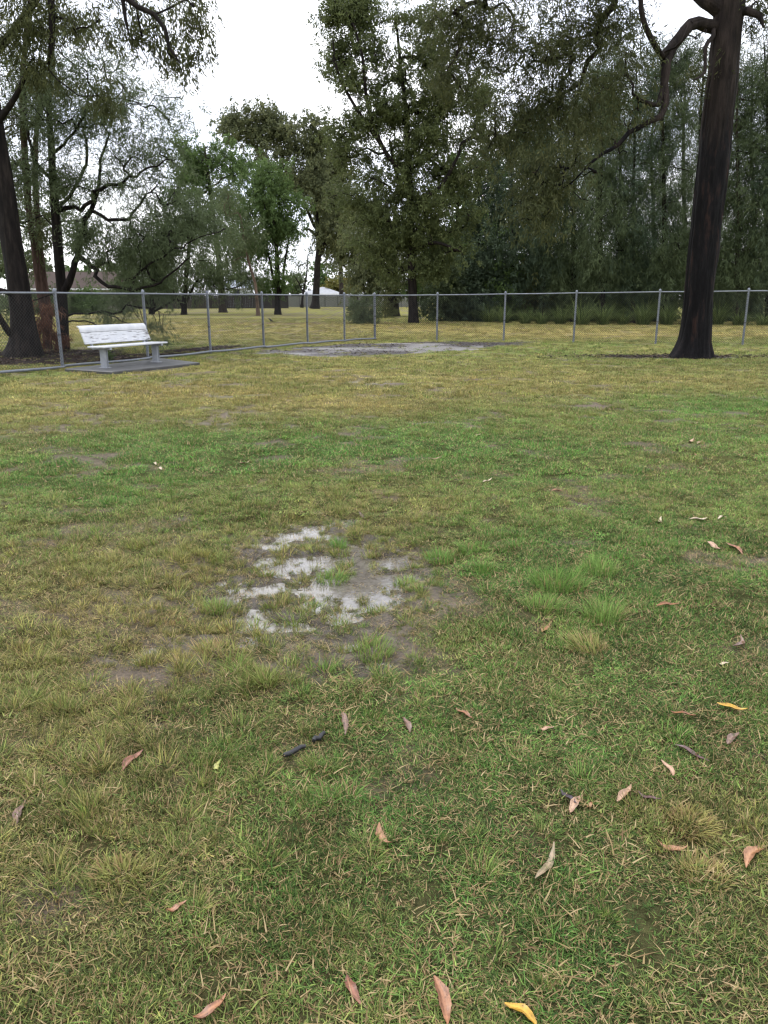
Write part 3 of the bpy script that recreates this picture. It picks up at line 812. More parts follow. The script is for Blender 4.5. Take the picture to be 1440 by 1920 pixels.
class Tree:
    def __init__(self, seed, Y):
        self.rg = np.random.default_rng(seed); self.Y = Y
        self.p = []; self.par = []; self.r = []; self.fix = []; self.dir = []
        self.cl = []
    def _add(self, p, par, r=None):
        self.p.append(np.asarray(p, float)); self.par.append(par); self.r.append(0.0 if r is None else r); self.fix.append(r is not None)
        self.dir.append(unit(self.p[-1] - self.p[par]) if par >= 0 else np.array([0, 0, 1.]))
        return len(self.p) - 1
    def limb(self, poly, start=None, step=.35, jit=.0):
        """poly: list of (point, radius); smooth curve through them. start: node index to branch from (None: nearest)"""
        P = np.array([q[0] for q in poly]); R = np.array([q[1] for q in poly])
        if self.p:
            if start is None: start = int(np.argmin(np.linalg.norm(np.array(self.p) - P[0], axis=1)))
            par = start
        else: par = -1
        # Catmull-Rom resample
        Q = np.concatenate([[2 * P[0] - P[1]], P, [2 * P[-1] - P[-2]]])
        ids = []
        for i in range(len(P) - 1):
            n = max(1, int(np.linalg.norm(P[i + 1] - P[i]) / step))
            for k in range(n):
                if i == 0 and k == 0 and par >= 0: continue
                t = k / n
                a, b, c, d = Q[i], Q[i + 1], Q[i + 2], Q[i + 3]
                pos = .5 * (2 * b + (c - a) * t + (2 * a - 5 * b + 4 * c - d) * t * t + (3 * b - a - 3 * c + d) * t ** 3)
                pos = pos + self.rg.normal(0, jit, 3) if par >= 0 else pos
                par = self._add(pos, par, R[i] + (R[i + 1] - R[i]) * t); ids.append(par)
        par = self._add(P[-1], par, R[-1]); ids.append(par)
        return ids
    def grow(self, targets, lift=.2, seg=.6, jit=.08, up_pen=1.5, tip=.012, e=2.3, lim=None):
        T = np.asarray(targets)
        P0 = np.array(self.p)
        d0 = np.min(np.linalg.norm(T[:, None] - P0[None], axis=2), axis=1) if len(T) * len(P0) < 4e6 else np.linalg.norm(T - P0.mean(0), axis=1)
        buf = np.zeros((len(P0) + len(T) * 40, 3)); n = len(P0); buf[:n] = P0
        minz = P0[:, 2].min() + (P0[:, 2].max() - P0[:, 2].min()) * .12
        for i in np.argsort(d0):
            t = T[i]
            v = t - buf[:n]; d = np.linalg.norm(v, axis=1)
            cost = d * (1 + up_pen * np.clip(-v[:, 2] / (d + 1e-6), 0, 1)) + 100 * (buf[:n, 2] < minz)
            j = int(np.argmin(cost)); D = d[j]
            k = max(2, min(30, int(D / seg) + 1))
            a = buf[j]; ctrl = a + self.dir[j] * D * .35 + np.array([0, 0, lift * D]) + self.rg.normal(0, .06 * D, 3)
            par = j
            for q in range(1, k + 1):
                s = q / k
                pos = (1 - s) ** 2 * a + 2 * s * (1 - s) * ctrl + s * s * t
                if q < k: pos = pos + self.rg.normal(0, jit * min(1, D / k), 3)
                par = self._add(pos, par); buf[n] = pos; n += 1
        self.tip = tip * 1.6; self.e = e - .3
        self.cl = T
    def radii(self):
        n = len(self.p); acc = np.zeros(n); r = np.array(self.r); has = np.zeros(n, bool)
        for i in range(n - 1, -1, -1):
            if not self.fix[i]: r[i] = max(self.tip, acc[i] ** (1 / self.e)) if has[i] else self.tip
            q = self.par[i]
            if q >= 0:
                if not self.fix[q]: acc[q] += r[i] ** self.e; has[q] = True
                if self.fix[q] and not self.fix[i]: r[i] = min(r[i], r[q] * .85)
        self.r = r
        return r
    def wood(self, base, name, mat, parent, big_sides=14, rough=0.0, flare=None, char=None):
        r = self.radii(); n = len(self.p); P = np.array(self.p)
        ch = [[] for _ in range(n)]
        for i, q in enumerate(self.par):
            if q >= 0: ch[q].append(i)
        V = []; Q = []; off = 0; CH = []
        starts = [(0, -1)]
        while starts:
            s, q = starts.pop()
            chain = [s]
            while ch[chain[-1]]:
                kids = sorted(ch[chain[-1]], key=lambda i: -(r[i] + (10 if self.fix[i] and self.fix[chain[-1]] and i == chain[-1] + 1 else 0)))
                for o in kids[1:]: starts.append((o, chain[-1]))
                chain.append(kids[0])
            pts = P[chain]; rad = r[chain].copy()
            if q >= 0:
                pts = np.concatenate([[P[q]], pts]); rad = np.concatenate([[min(rad[0] * 1.15, r[q])], rad])
            if len(pts) < 2: continue
            mxr = rad.max()
            sides = big_sides if mxr > .15 else 8 if mxr > .07 else 5 if mxr > .025 else 3
            rad = rad.copy(); rad[-1] *= .4
            wob = None
            if rough and mxr > .12:
                a = np.arange(sides) / sides * 2 * PI
                zz = np.concatenate([[0], np.cumsum(np.linalg.norm(np.diff(pts, axis=0), axis=1))])
                A, Z = np.meshgrid(a, zz)
                fr = vnoise(A * 9 * (3 if sides > 30 else 1) / 3.0 + 40, Z * .7 + np.sin(A * 3) * .4, 66)
                wob = 1 + (.10 if sides > 30 else .035) * (np.abs(fr - .5) * 2 - .5) + rough * (fbm(np.cos(A) * 2.5 + 9, np.sin(A) * 2.5 + Z * .9, 77, 3) - .5) * 2 + rough * .8 * (vnoise(np.cos(A) * 6 + 3, np.sin(A) * 6 + Z * 2.2, 55) - .5)
                if flare is not None and q < 0:
                    zb = pts[:, 2][:, None] - pts[0, 2]
                    lob = .6 + .55 * vnoise(np.cos(A) * 1.8 + 31, np.sin(A) * 1.8, 12) * 1.4
                    wob = wob * (1 + flare * np.exp(-zb / .42) * lob)
            V.append(sweep(pts, rad, sides, wob).reshape(-1, 3))
            if char is not None: CH.append(np.repeat(char(pts), sides) if True else 0)
            m_ = len(pts)
            i_ = (np.arange(m_ - 1)[:, None] * sides + np.arange(sides)[None]); k_ = (np.arange(m_ - 1)[:, None] * sides + (np.arange(sides)[None] + 1) % sides)
            Q.append((np.stack([i_, k_, k_ + sides, i_ + sides], -1).reshape(-1, 4)) + off)
            off += m_ * sides
        V = np.concatenate(V) - np.asarray(base)
        me = np_mesh(name, V, np.concatenate(Q), True, {'char': np.concatenate(CH)} if char is not None else None)
        return link(name, me, mat, parent)

def foliage(rg, C, n_per, sig_, ll, lw, droop=.6, out=.3, sprig=6, sprig_sig=.28, zstretch=1.0, base=(0, 0, 0), clump_tint=.55, center=None, bias=0.0):
    """leaf quads gathered in sprigs round cluster centres C"""
    C = np.asarray(C); k = len(C); sig = sig_ * .72
    S = np.repeat(C, sprig, 0) + rg.normal(0, 1, (k * sprig, 3)) * np.array([sig, sig, sig * zstretch * .8])
    ct = np.repeat(rg.uniform(0, 1, k), sprig) * .6 + rg.uniform(0, 1, k * sprig) * .4
    nl = max(1, int(n_per / sprig))
    cc = C.mean(0) if center is None else np.asarray(center)
    o = S - cc; o /= np.linalg.norm(o, axis=1, keepdims=True) + 1e-6
    A = rg.normal(0, .55, S.shape) + o * (out + .25) + np.array([0, 0, -1.]) * droop * .9          # each sprig is a little twig with its own hang
    A /= np.linalg.norm(A, axis=1, keepdims=True)
    P = np.repeat(S, nl, 0); A = np.repeat(A, nl, 0); ct = np.repeat(ct, nl); n = len(P)
    r_ = sig * sprig_sig
    P = P + A * (rg.uniform(-1.7, 1.7, n) * r_ * zstretch)[:, None] + rg.normal(0, .55, (n, 3)) * r_
    D = rg.normal(0, 1, (n, 3)); D /= np.linalg.norm(D, axis=1, keepdims=True)
    D = D * .75 + A * .6 + np.array([0, 0, -1.]) * droop * .55
    D /= np.linalg.norm(D, axis=1, keepdims=True)
    W = np.cross(D, rg.normal(0, 1, (n, 3))); W /= np.linalg.norm(W, axis=1, keepdims=True) + 1e-9
    l = rg.uniform(.7, 1.25, n)[:, None] * ll; w = rg.uniform(.7, 1.25, n)[:, None] * lw * .5
    bend = np.cross(D, W) * (rg.uniform(-.18, .18, n)[:, None] * l)
    v = np.stack([P, P + D * l * .45 + W * w + bend, P + D * l, P + D * l * .45 - W * w + bend], 1).reshape(-1, 3) - np.asarray(base)
    f = np.arange(n * 4).reshape(-1, 4)
    tn = np.clip(ct * clump_tint + rg.uniform(0, 1, n) * (1 - clump_tint) + bias, 0, 1)
    return v, f, np.repeat(tn, 4)

def crown(tr, parent, base, mat, sets, name='crown'):
    V, Fc, Tn, off = [], [], [], 0
    for s in sets:
        v, f, t = foliage(tr.rg, base=base, **s)
        V.append(v); Fc.append(f + off); Tn.append(t); off += len(v)
    me = np_mesh(name, np.concatenate(V), np.concatenate(Fc), False, {'tint': np.concatenate(Tn)})
    global N_LEAF
    N_LEAF += off // 4
    return link(name, me, mat, parent)
N_LEAF = 0

def in_blob(rg, n, px, py, rx, ry, Y, depth=.8, dY=0.0, shell=2.0):
    c = pt(px, py, Y + dY); s = mpp(Y)
    k = max(2, n // 3)                                     # leaf pads: a few targets gather round each pad centre
    d = rg.normal(0, 1, (k, 3)); d /= np.linalg.norm(d, axis=1, keepdims=True)
    r = rg.uniform(0, 1, k) ** (1 / shell)
    j = rg.integers(0, k, n)
    d, r = d[j] + rg.normal(0, .16, (n, 3)), r[j]
    return c + d * r[:, None] * np.array([rx * s, min(rx, ry) * 1.15 * s * depth, ry * s])

def pl(Y, *q):
    """pixel polyline -> list of (point, radius); q = (px, py, radius px[, depth offset])"""
    return [(pt(a[0], a[1], Y + (a[3] if len(a) > 3 else 0)), a[2] * mpp(Y)) for a in q]

def thing_tree(name, label, base, group=None):
    t = empty(name, tuple(base)); tag(t, label, 'tree', group); return t

# -- the big gum inside the fence, right
b = gp(1297, 671); b[2] = -.02
Y = b[1]
T = Tree(101, Y)
root = thing_tree('gum_tree', 'large leaning gum with black charred trunk standing inside the fence', b)
trunk = T.limb([(b, 30 * mpp(Y))] + pl(Y, (1302, 640, 26), (1307, 595, 25), (1313, 520, 25), (1322, 440, 25), (1333, 340, 26), (1343, 240, 25.5), (1354, 150, 24.5), (1363, 60, 23.5), (1368, 0, 23), (1378, -120, 23), (1392, -300, 19), (1400, -480, 14), (1395, -640, 8)), step=.12)
def near(px, py): 
    q = pt(px, py, Y); return int(np.argmin(np.linalg.norm(np.array(T.p) - q, axis=1)))
l1 = T.limb(pl(Y, (1362, 62, 13), (1338, 50, 10.5), (1308, 41, 9.2, -.3), (1282, 56, 8.6, -.5), (1262, 86, 8.2, -.7), (1250, 116, 8, -.8), (1246, 152, 6.2, -.9), (1248, 194, 5.7, -1), (1238, 217, 5.2, -1.1), (1212, 231, 4.4, -1.2), (1180, 250, 3.7, -1.3), (1160, 271, 3.2, -1.4), (1130, 290, 2.6, -1.4), (1106, 308, 2.0, -1.5), (1084, 330, 1.4, -1.6), (1056, 352, .9, -1.6)), near(1362, 62), step=.2, jit=.02)
l2 = T.limb(pl(Y, (1249, 120, 6.5, -.8), (1231, 90, 5, -1), (1212, 54, 4.4, -1.2), (1202, 18, 4, -1.3), (1199, -40, 3.6, -1.3), (1180, -110, 3, -1.2)), near(1250, 116), step=.2)
l3 = T.limb(pl(Y, (1366, 22, 17), (1338, 6, 14), (1310, -14, 13, .3), (1288, -60, 12, .5), (1250, -130, 11, .6), (1190, -190, 10, .4), (1120, -160, 9, 0), (1050, -120, 7, -.4), (980, -70, 5, -.6), (900, -20, 3, -.8)), near(1366, 22), step=.25)
l4 = T.limb(pl(Y, (1190, -190, 7, .4), (1165, -60, 6.5, .3), (1152, 6, 6, .3), (1130, 34, 6, .4), (1121, 62, 6, .4), (1126, 92, 5.2, .4), (1104, 116, 4.2, .5), (1088, 150, 3.4, .6), (1050, 180, 2.8, .6), (1002, 206, 2.2, .6), (962, 240, 1.6, .6), (920, 268, 1, .6)), None, step=.22, jit=.03)
l5 = T.limb(pl(Y, (1247, 196, 4.5, -1), (1222, 196, 4, -1.2), (1202, 188, 3, -1.4), (1186, 176, 2, -1.5)), near(1248, 194), step=.2)
l8 = T.limb(pl(Y, (1366, 40, 8), (1400, 20, 7, -.2), (1425, 30, 5, -.4), (1432, 52, 3, -.5)), near(1366, 30), step=.2)
l9 = T.limb(pl(Y, (1345, 60, 4, -.3), (1322, 90, 3.5, -.6), (1322, 135, 2.5, -.8), (1300, 150, 2, -1)), None, step=.2)
l10 = T.limb(pl(Y, (1380, -130, 12), (1430, -190, 10, .5), (1500, -260, 8, .8), (1580, -300, 5, 1)), None, step=.3)
rg = T.rg
C = np.concatenate([in_blob(rg, n, a, b_, c_, d_, Y, .9, dy) for n, a, b_, c_, d_, dy in
                    ((26, 905, 55, 80, 50, .2), (40, 990, 65, 100, 70, .2), (30, 1050, 190, 90, 70, .2), (20, 960, 215, 70, 50, .2), (24, 1090, 60, 80, 60, .2), (14, 870, 140, 50, 45, .2),
                     (12, 1150, 150, 50, 50, -1.4), (18, 1010, 330, 70, 45, -1.4), (11, 1095, 285, 60, 40, -1.4), (7, 1165, 50, 40, 40, .2), (4, 1318, 140, 10, 35, .2), (9, 930, 280, 50, 35, .2), (14, 1025, 400, 55, 30, -1.4),
                     (7, 1428, 30, 20, 30, .2), (12, 860, 40, 40, 30, .2), (16, 1080, -30, 120, 40, .2), (5, 1200, 200, 40, 25, -1.4))])
Ctw = np.concatenate([in_blob(rg, n, a, b_, c_, d_, Y, .8, -1.3) for n, a, b_, c_, d_ in ((16, 1150, 265, 55, 30), (18, 1090, 310, 50, 40), (10, 1200, 215, 35, 25), (12, 1290, 60, 40, 35), (10, 1060, 360, 40, 35))])   # bare twigs
Cup = np.concatenate([in_blob(rg, n, a, b_, c_, d_, Y, 1.0, dy) for n, a, b_, c_, d_, dy in
                      ((34, 1400, -620, 260, 200, 0), (20, 1580, -330, 130, 110, 1), (26, 1150, -330, 200, 110, 1))])
T.grow(np.concatenate([C, Ctw, Cup]), lift=.10, seg=.45, jit=.22, up_pen=.1, tip=.0085)
zc0, zc1 = pt(1350, 330, Y)[2], pt(1350, 130, Y)[2]
T.wood(b, 'trunk', M['bark_gum'], root, 72, .075, .42, lambda q: 1 - smooth(zc0 * .8, zc1, q[:, 2]) * .95)
crown(T, root, b, M['leaf_gumbrown'], [dict(C=C, n_per=160, sig_=.42, ll=.14, lw=.027, droop=.62, out=.15, sprig=13, sprig_sig=.27, zstretch=1.1),
                                       dict(C=Cup, n_per=120, sig_=.7, ll=.2, lw=.05, droop=.7, out=.2, sprig=8)])

# -- left group behind the fence
b = gp(46, 669); b[2] = -.02; Y = b[1]
T = Tree(102, Y); rg = T.rg
root = thing_tree('ironbark_tree', 'thick dark rough trunked tree at the left edge behind the fence', b)
T.limb([(b, 24 * mpp(Y))] + pl(Y, (47, 640, 22), (43, 600, 20.5), (34, 530, 19), (20, 440, 17.5), (8, 350, 16), (-12, 240, 17), (-28, 120, 15), (-45, 0, 13), (-50, -120, 11), (-40, -260, 8)), step=.16)
T.limb(pl(Y, (36, 560, 6), (14, 548, 5, -.3), (-12, 540, 4, -.5), (-50, 500, 3, -.6)), None)
T.limb(pl(Y, (40, 640, 7), (18, 625, 6, -.2), (2, 600, 5.5, -.4), (-20, 560, 5, -.5)), None)
T.limb(pl(Y, (-45, 0, 10), (10, -110, 9, -.5), (100, -140, 7, -1), (180, -70, 5.5, -1.2), (232, 0, 4.2, -1.4), (262, 14, 3.9, -1.5), (290, 32, 3.6, -1.5), (304, 58, 3.0, -1.6), (318, 88, 2.3, -1.6), (338, 120, 1.3, -1.7)), None, step=.2, jit=.035)
T.limb(pl(Y, (232, 0, 3.5, -1.4), (236, 40, 2.6, -1.5), (242, 66, 1.6, -1.5)), None, step=.2)
T.limb(pl(Y, (-28, 120, 8), (40, 40, 6, -.4), (92, -40, 5, -.8)), None)
T.limb(pl(Y, (92, -40, 6, -.8), (98, 30, 5.5, -.9), (96, 80, 4, -1), (90, 120, 3, -1)), None)
T.limb(pl(Y, (-12, 240, 6), (30, 180, 4.5, -.3), (60, 110, 3, -.5)), None)
C = np.concatenate([in_blob(rg, n, a, b_, c_, d_, Y, .9, -.8) for n, a, b_, c_, d_ in
                    ((14, 110, 30, 60, 40), (11, 185, 35, 60, 45), (8, 355, 20, 32, 26), (5, 380, 78, 12, 10), (8, 345, 120, 22, 22), (7, 318, 70, 22, 26), (5, 268, 75, 16, 18), (16, 40, 60, 60, 60), (12, 70, 130, 50, 40), (9, 240, 60, 30, 50), (7, 195, 180, 28, 28), (14, -60, 60, 60, 120), (20, 10, -160, 140, 60), (12, 150, -110, 100, 40))])
T.grow(C, lift=.05, seg=.4, jit=.18, up_pen=.1, tip=.0075)
T.wood(b, 'trunk', M['bark_mid'], root, 22, .07, .55)
crown(T, root, b, M['leaf_olive'], [dict(C=C, n_per=105, sig_=.36, ll=.14, lw=.032, droop=.8, out=.1, sprig=8, sprig_sig=.36)])

b = gp(90, 655); b[2] = -.02; Y = b[1]
T = Tree(103, Y); rg = T.rg
root = thing_tree('stringybark_tree', 'slender two stemmed reddish brown tree between two dark trunks', b)
T.limb([(b, 7.5 * mpp(Y))] + pl(Y, (84, 600, 6.8), (74, 540, 6.6), (64, 460, 6.4), (54, 390, 5.8), (46, 280, 6), (42, 160, 5), (52, 40, 4), (60, -40, 3)), step=.2)
T.limb(pl(Y, (88, 630, 8), (92, 590, 6.4, .3), (80, 510, 6, .5), (72, 430, 5.6, .6), (66, 330, 5.5, .8), (70, 230, 4, .8), (84, 140, 3, .9)), None, step=.2)
C = np.concatenate([in_blob(rg, n, a, b_, c_, d_, Y, .9) for n, a, b_, c_, d_ in
                    ((22, 30, 230, 60, 60), (18, 40, 130, 50, 60), (14, 90, 200, 40, 60), (16, 20, 330, 50, 40), (12, 60, 50, 50, 40), (10, 50, 430, 40, 30))])
T.grow(C, lift=.2, seg=.5, jit=.12, up_pen=.6, tip=.006)
T.wood(b, 'trunk', M['bark_red'], root, 12, .06, .3)
crown(T, root, b, M['leaf_olive'], [dict(C=C, n_per=120, sig_=.45, ll=.16, lw=.028, droop=.6, out=.2, sprig=9)])

b = gp(117, 657); b[2] = -.02; Y = b[1]
T = Tree(104, Y); rg = T.rg
root = thing_tree('wattle_tree', 'wispy many branched dark wattle with spreading limbs behind the bench', b)
T.limb([(b, 11 * mpp(Y))] + pl(Y, (118, 610, 9.5), (117, 560, 9), (111, 490, 8.6), (105, 410, 8), (99, 335, 6.6), (96, 270, 5.6), (92, 200, 4.6), (97, 130, 3.6), (100, 60, 2.6), (94, 0, 1.6)), step=.2)
a1 = T.limb(pl(Y, (118, 552, 8), (136, 505, 5.47, -.1), (147, 450, 5.18, -.2), (162, 410, 4.61, -.3), (176, 378, 3.89, -.4), (184, 345, 2.88, -.5), (190, 300, 2.16, -.6), (205, 250, 1.58, -.8)), None, step=.2, jit=.03)
T.limb(pl(Y, (107, 396, 6), (130, 388, 3.89, -.2), (152, 393, 3.60, -.4), (171, 377, 3.46, -.6), (178, 358, 3.31, -.7), (205, 351, 2.88, -.9), (240, 335, 2.30, -1.1), (280, 316, 1.58, -1.3), (330, 300, 0.86, -1.4)), None, step=.2, jit=.03)
T.limb(pl(Y, (178, 402, 3.31, -.4), (203, 411, 3.02, -.6), (228, 413, 2.74, -.8), (250, 402, 2.30, -1), (272, 368, 1.58, -1.1), (300, 340, 1.01, -1.3)), None, step=.2, jit=.03)
T.limb(pl(Y, (147, 486, 4.32, -.2), (165, 491, 4.03, -.3), (180, 508, 3.74, -.5), (194, 530, 3.31, -.7), (240, 542, 2.45, -1), (300, 530, 1.73, -1.3), (360, 480, 1.15, -1.6)), None, step=.2, jit=.03)
T.limb(pl(Y, (240, 541, 2.30, -1), (262, 510, 2.02, -1.1), (305, 480, 1.58, -1.4), (350, 455, 1.15, -1.6), (390, 440, 0.72, -1.7)), None, step=.2, jit=.03)
T.limb(pl(Y, (99, 340, 3.60, 0), (80, 322, 3.31, -.2), (62, 292, 2.88, -.4), (54, 240, 2.16, -.5), (46, 170, 1.44, -.6)), None, step=.2, jit=.03)
T.limb(pl(Y, (108, 400, 3.24, .1), (130, 366, 3.24, .2), (152, 335, 3.02, .3), (160, 290, 2.59, .4), (158, 230, 2.16, .5), (168, 160, 1.44, .6)), None, step=.2, jit=.03)
T.limb(pl(Y, (97, 290, 2.88, 0), (122, 272, 2.59, -.3), (146, 240, 2.16, -.6), (170, 205, 1.58, -.8), (220, 185, 1.15, -1), (268, 195, 0.72, -1.2)), None, step=.2, jit=.03)
T.limb(pl(Y, (118, 590, 2.16, 0), (150, 590, 1.73, -.4), (185, 585, 1.44, -.8), (230, 602, 1.01, -1.2), (262, 612, 0.65, -1.4)), None, step=.2, jit=.03)
T.limb(pl(Y, (119, 605, 1.73, 0), (150, 602, 1.44, -.4), (190, 612, 1.01, -.8), (210, 640, 0.65, -1)), None, step=.2, jit=.03)
C = np.concatenate([in_blob(rg, n, a, b_, c_, d_, Y, .9, -.6) for n, a, b_, c_, d_ in
                    ((50, 110, 190, 90, 90), (44, 220, 230, 90, 80), (22, 60, 320, 60, 60), (48, 300, 420, 80, 70), (44, 245, 470, 80, 55), (34, 370, 440, 70, 60), (30, 220, 330, 90, 60),
                     (16, 310, 290, 50, 40), (12, 310, 205, 40, 35), (20, 170, 90, 80, 60), (12, 130, 340, 60, 40), (10, 200, 590, 60, 22), (22, 290, 525, 70, 28), (10, 30, 420, 40, 50), (14, 180, 420, 40, 40), (5, 290, 620, 12, 18), (8, 20, 590, 30, 40))])
T.grow(C, lift=.12, seg=.4, jit=.2, up_pen=.3, tip=.0075)
T.wood(b, 'trunk', M['bark_mid'], root, 12, .05, .25)
crown(T, root, b, M['leaf_grey'], [dict(C=C, n_per=150, sig_=.46, ll=.15, lw=.021, droop=.5, out=.3, sprig=10, sprig_sig=.26)])

# dead reddish fronds heaped against the trunks
b = gp(97, 662); b[1] -= .2; b[2] = 0
dd = np.random.default_rng(8)
C = np.array([[dd.normal(0, .22), dd.normal(0, .15), z] for z in np.linspace(.1, 1.35, 20)]) * np.array([1, 1, 1.0])
C[:, 0] *= np.linspace(1.5, .6, 20)
v, f, t = foliage(dd, C, 90, .17, .24, .022, 1.0, .15, 6, .5)
v[:, 2] = np.maximum(v[:, 2], .01)
o = link('dead_frond_heap', np_mesh('dead_frond_heap', v, f, False, {'tint': t}), M['leaf_dead'], loc=tuple(b))
tag(o, 'heap of reddish brown dead fronds hanging against the left trunks', 'dead fronds')

# -- trees beyond the fence
def std_tree(seed, name, label, bpx, trunk_px, blobs, bark, leaf, n_per=110, sig_=.7, ll=.3, lw=.07, droop=.6, out=.25, sprig=8, extra=(), grp=None, lift=.2, up=1.0, depth=.9, tip=.015, flare=.3, zst=1.0, clump=.55, Y=None, sps=.3, rough=.05, seg=.8):
    b = gp(*bpx)
    if Y is not None: b = np.array([pt(bpx[0], bpx[1], Y)[0], Y, 0.])
    b[2] = -.03; Yb = b[1]
    T = Tree(seed, Yb); rg = T.rg
    root = thing_tree(name, label, b, grp)
    s = mpp(Yb)
    T.limb([(b, trunk_px[0][2] * s)] + pl(Yb, *trunk_px[1:]), step=max(.25, 6 * s))
    for e in extra: T.limb(pl(Yb, *e), None, step=max(.25, 6 * s))
    C = np.concatenate([in_blob(rg, n, a, b_, c_, d_, Yb, depth) for n, a, b_, c_, d_ in blobs])
    C = C[C[:, 2] > .25]
    T.grow(C, lift=lift, seg=seg, jit=.14, up_pen=up, tip=tip)
    T.wood(b, 'trunk', M[bark], root, 12, rough, flare)
    crown(T, root, b, M[leaf], [dict(C=C, n_per=n_per, sig_=sig_, ll=ll, lw=lw * 1.55, droop=droop, out=out, sprig=sprig, zstretch=zst, clump_tint=clump, sprig_sig=sps)])
    return root

std_tree(201, 'tall_gum_tree', 'tallest olive crowned gum with dark trunk at centre beyond the fence', (775, 606),
         [(775, 606, 9), (774, 560, 8), (772, 500, 7.5), (770, 420, 7), (768, 340, 6), (764, 270, 5), (760, 200, 4), (752, 130, 3), (745, 60, 2)],
         [(40, 775, 290, 70, 60), (40, 765, 390, 85, 50), (30, 725, 240, 60, 50), (30, 810, 170, 60, 50), (30, 780, 470, 70, 35), (44, 760, 215, 85, 60), (44, 850, 260, 70, 70), (51, 690, 330, 70, 70), (44, 800, 350, 90, 60), (24, 640, 80, 32, 60), (27, 700, 60, 45, 45), (34, 800, 90, 60, 60), (31, 740, 130, 60, 50), (20, 655, 150, 38, 40),
          (27, 640, 20, 26, 18), (17, 680, 10, 24, 14), (14, 770, 40, 30, 20), (41, 880, 180, 50, 60), (34, 700, 420, 55, 50), (31, 840, 430, 70, 50), (34, 760, 440, 60, 50), (20, 870, 340, 50, 50), (20, 660, 270, 40, 35), (17, 720, 500, 40, 30), (17, 820, 505, 45, 25)],
         'bark_mid', 'leaf_tallgum', n_per=170, sig_=.66, ll=.19, lw=.046, droop=.5, out=.2, sprig=11, sps=.26,
         extra=[[(768, 340, 4), (720, 280, 3.4, -.5), (690, 200, 3, -.8), (680, 110, 2.4, -1), (664, 50, 1.6, -1)], [(720, 280, 3, -.5), (660, 190, 2.4, -.8), (632, 130, 1.8, -1), (622, 60, 1, -1)],
                [(771, 400, 5), (800, 370, 4.4, -.6), (830, 345, 3.4, -1), (860, 290, 2.4, -1.3)], [(770, 380, 4), (745, 330, 3.4, .5), (730, 260, 2.6, .8)], [(772, 470, 4), (815, 455, 3, -1), (860, 470, 2, -1.4)]], tip=.017)
std_tree(202, 'shaggy_tree', 'thick shaggy trunked tree just left of the tall centre gum', (737, 593),
         [(737, 593, 11), (737, 570, 10), (738, 530, 8.5), (737, 480, 7), (730, 430, 5), (724, 380, 3)],
         [(31, 715, 470, 55, 50), (26, 690, 520, 40, 30), (21, 750, 500, 40, 40), (18, 700, 400, 50, 50), (18, 730, 545, 45, 22), (13, 785, 540, 35, 25)],
         'bark_grey', 'leaf_greygum', n_per=120, sig_=.9, ll=.32, lw=.07, droop=.7, out=.2)
std_tree(203, 'round_gum_tree', 'tall gum with round domed grey green crown and forked black trunk', (590, 579),
         [(590, 579, 9), (592, 560, 6.5), (595, 500, 5.5), (598, 460, 5), (594, 420, 4), (590, 360, 3.5), (585, 300, 2.5)],
         [(66, 505, 255, 66, 44), (36, 560, 300, 55, 50), (22, 590, 260, 42, 35), (22, 450, 245, 26, 28), (31, 600, 360, 40, 50), (22, 540, 350, 40, 30), (25, 640, 400, 36, 50), (14, 615, 460, 30, 25)],
         'bark_mid', 'leaf_greygum', n_per=190, sig_=1.35, ll=.42, lw=.13, droop=.5, sprig=11, sps=.26, depth=1.0, tip=.04,
         extra=[[(597, 485, 3.5), (612, 450, 3.5), (625, 420, 3), (640, 400, 2)], [(592, 430, 3), (575, 390, 2.4), (560, 340, 2)], [(594, 445, 2.2), (580, 430, 2), (565, 432, 1.2)], [(590, 400, 2.5), (600, 340, 2.2), (600, 280, 1.5)]], seg=1.5)
std_tree(204, 'bushy_green_tree', 'bright green dense crowned tree left of the round domed gum', (521, 590),
         [(521, 590, 6), (520, 560, 5), (520, 510, 4.5), (518, 460, 3.5), (510, 400, 2.5), (506, 340, 1.6)],
         [(40, 505, 345, 44, 36), (46, 500, 400, 54, 48), (20, 530, 430, 32, 45), (16, 475, 440, 25, 40), (14, 500, 480, 40, 30), (8, 520, 520, 30, 20)],
         'bark_mid', 'leaf_green', n_per=170, sig_=.8, ll=.3, lw=.08, droop=.75, out=.2, zst=1.4, tip=.02,
         extra=[[(521, 575, 2.5), (528, 540, 2.2), (536, 480, 1.8), (545, 430, 1.2)], [(520, 560, 2), (508, 500, 2), (495, 440, 1.4)]])
std_tree(205, 'slender_pale_tree', 'slender tree with pale tan trunk in front of the dark boundary fence', (484, 592),
         [(484, 592, 3.6), (482, 565, 3), (478, 530, 2.6), (466, 490, 2.2), (458, 450, 1.6), (450, 400, 1.2)],
         [(18, 440, 400, 36, 50), (12, 465, 460, 28, 30), (12, 420, 460, 30, 40)],
         'bark_pale', 'leaf_far', n_per=120, sig_=.9, ll=.3, lw=.05, droop=.8, out=.2, zst=1.5, tip=.015)
std_tree(206, 'leafy_gum_tree', 'green topped tree rising between wispy wattle and domed gum', (418, 586),
         [(418, 586, 7), (417, 560, 6), (412, 500, 5), (402, 420, 4), (392, 340, 3), (384, 280, 1.6)],
         [(26, 372, 285, 34, 30), (31, 410, 320, 45, 35), (23, 350, 330, 34, 30), (31, 400, 390, 60, 45), (21, 350, 400, 40, 40), (18, 430, 450, 40, 40)],
         'bark_grey', 'leaf_green', n_per=150, sig_=1.0, ll=.36, lw=.085, droop=.7, out=.2, tip=.025)
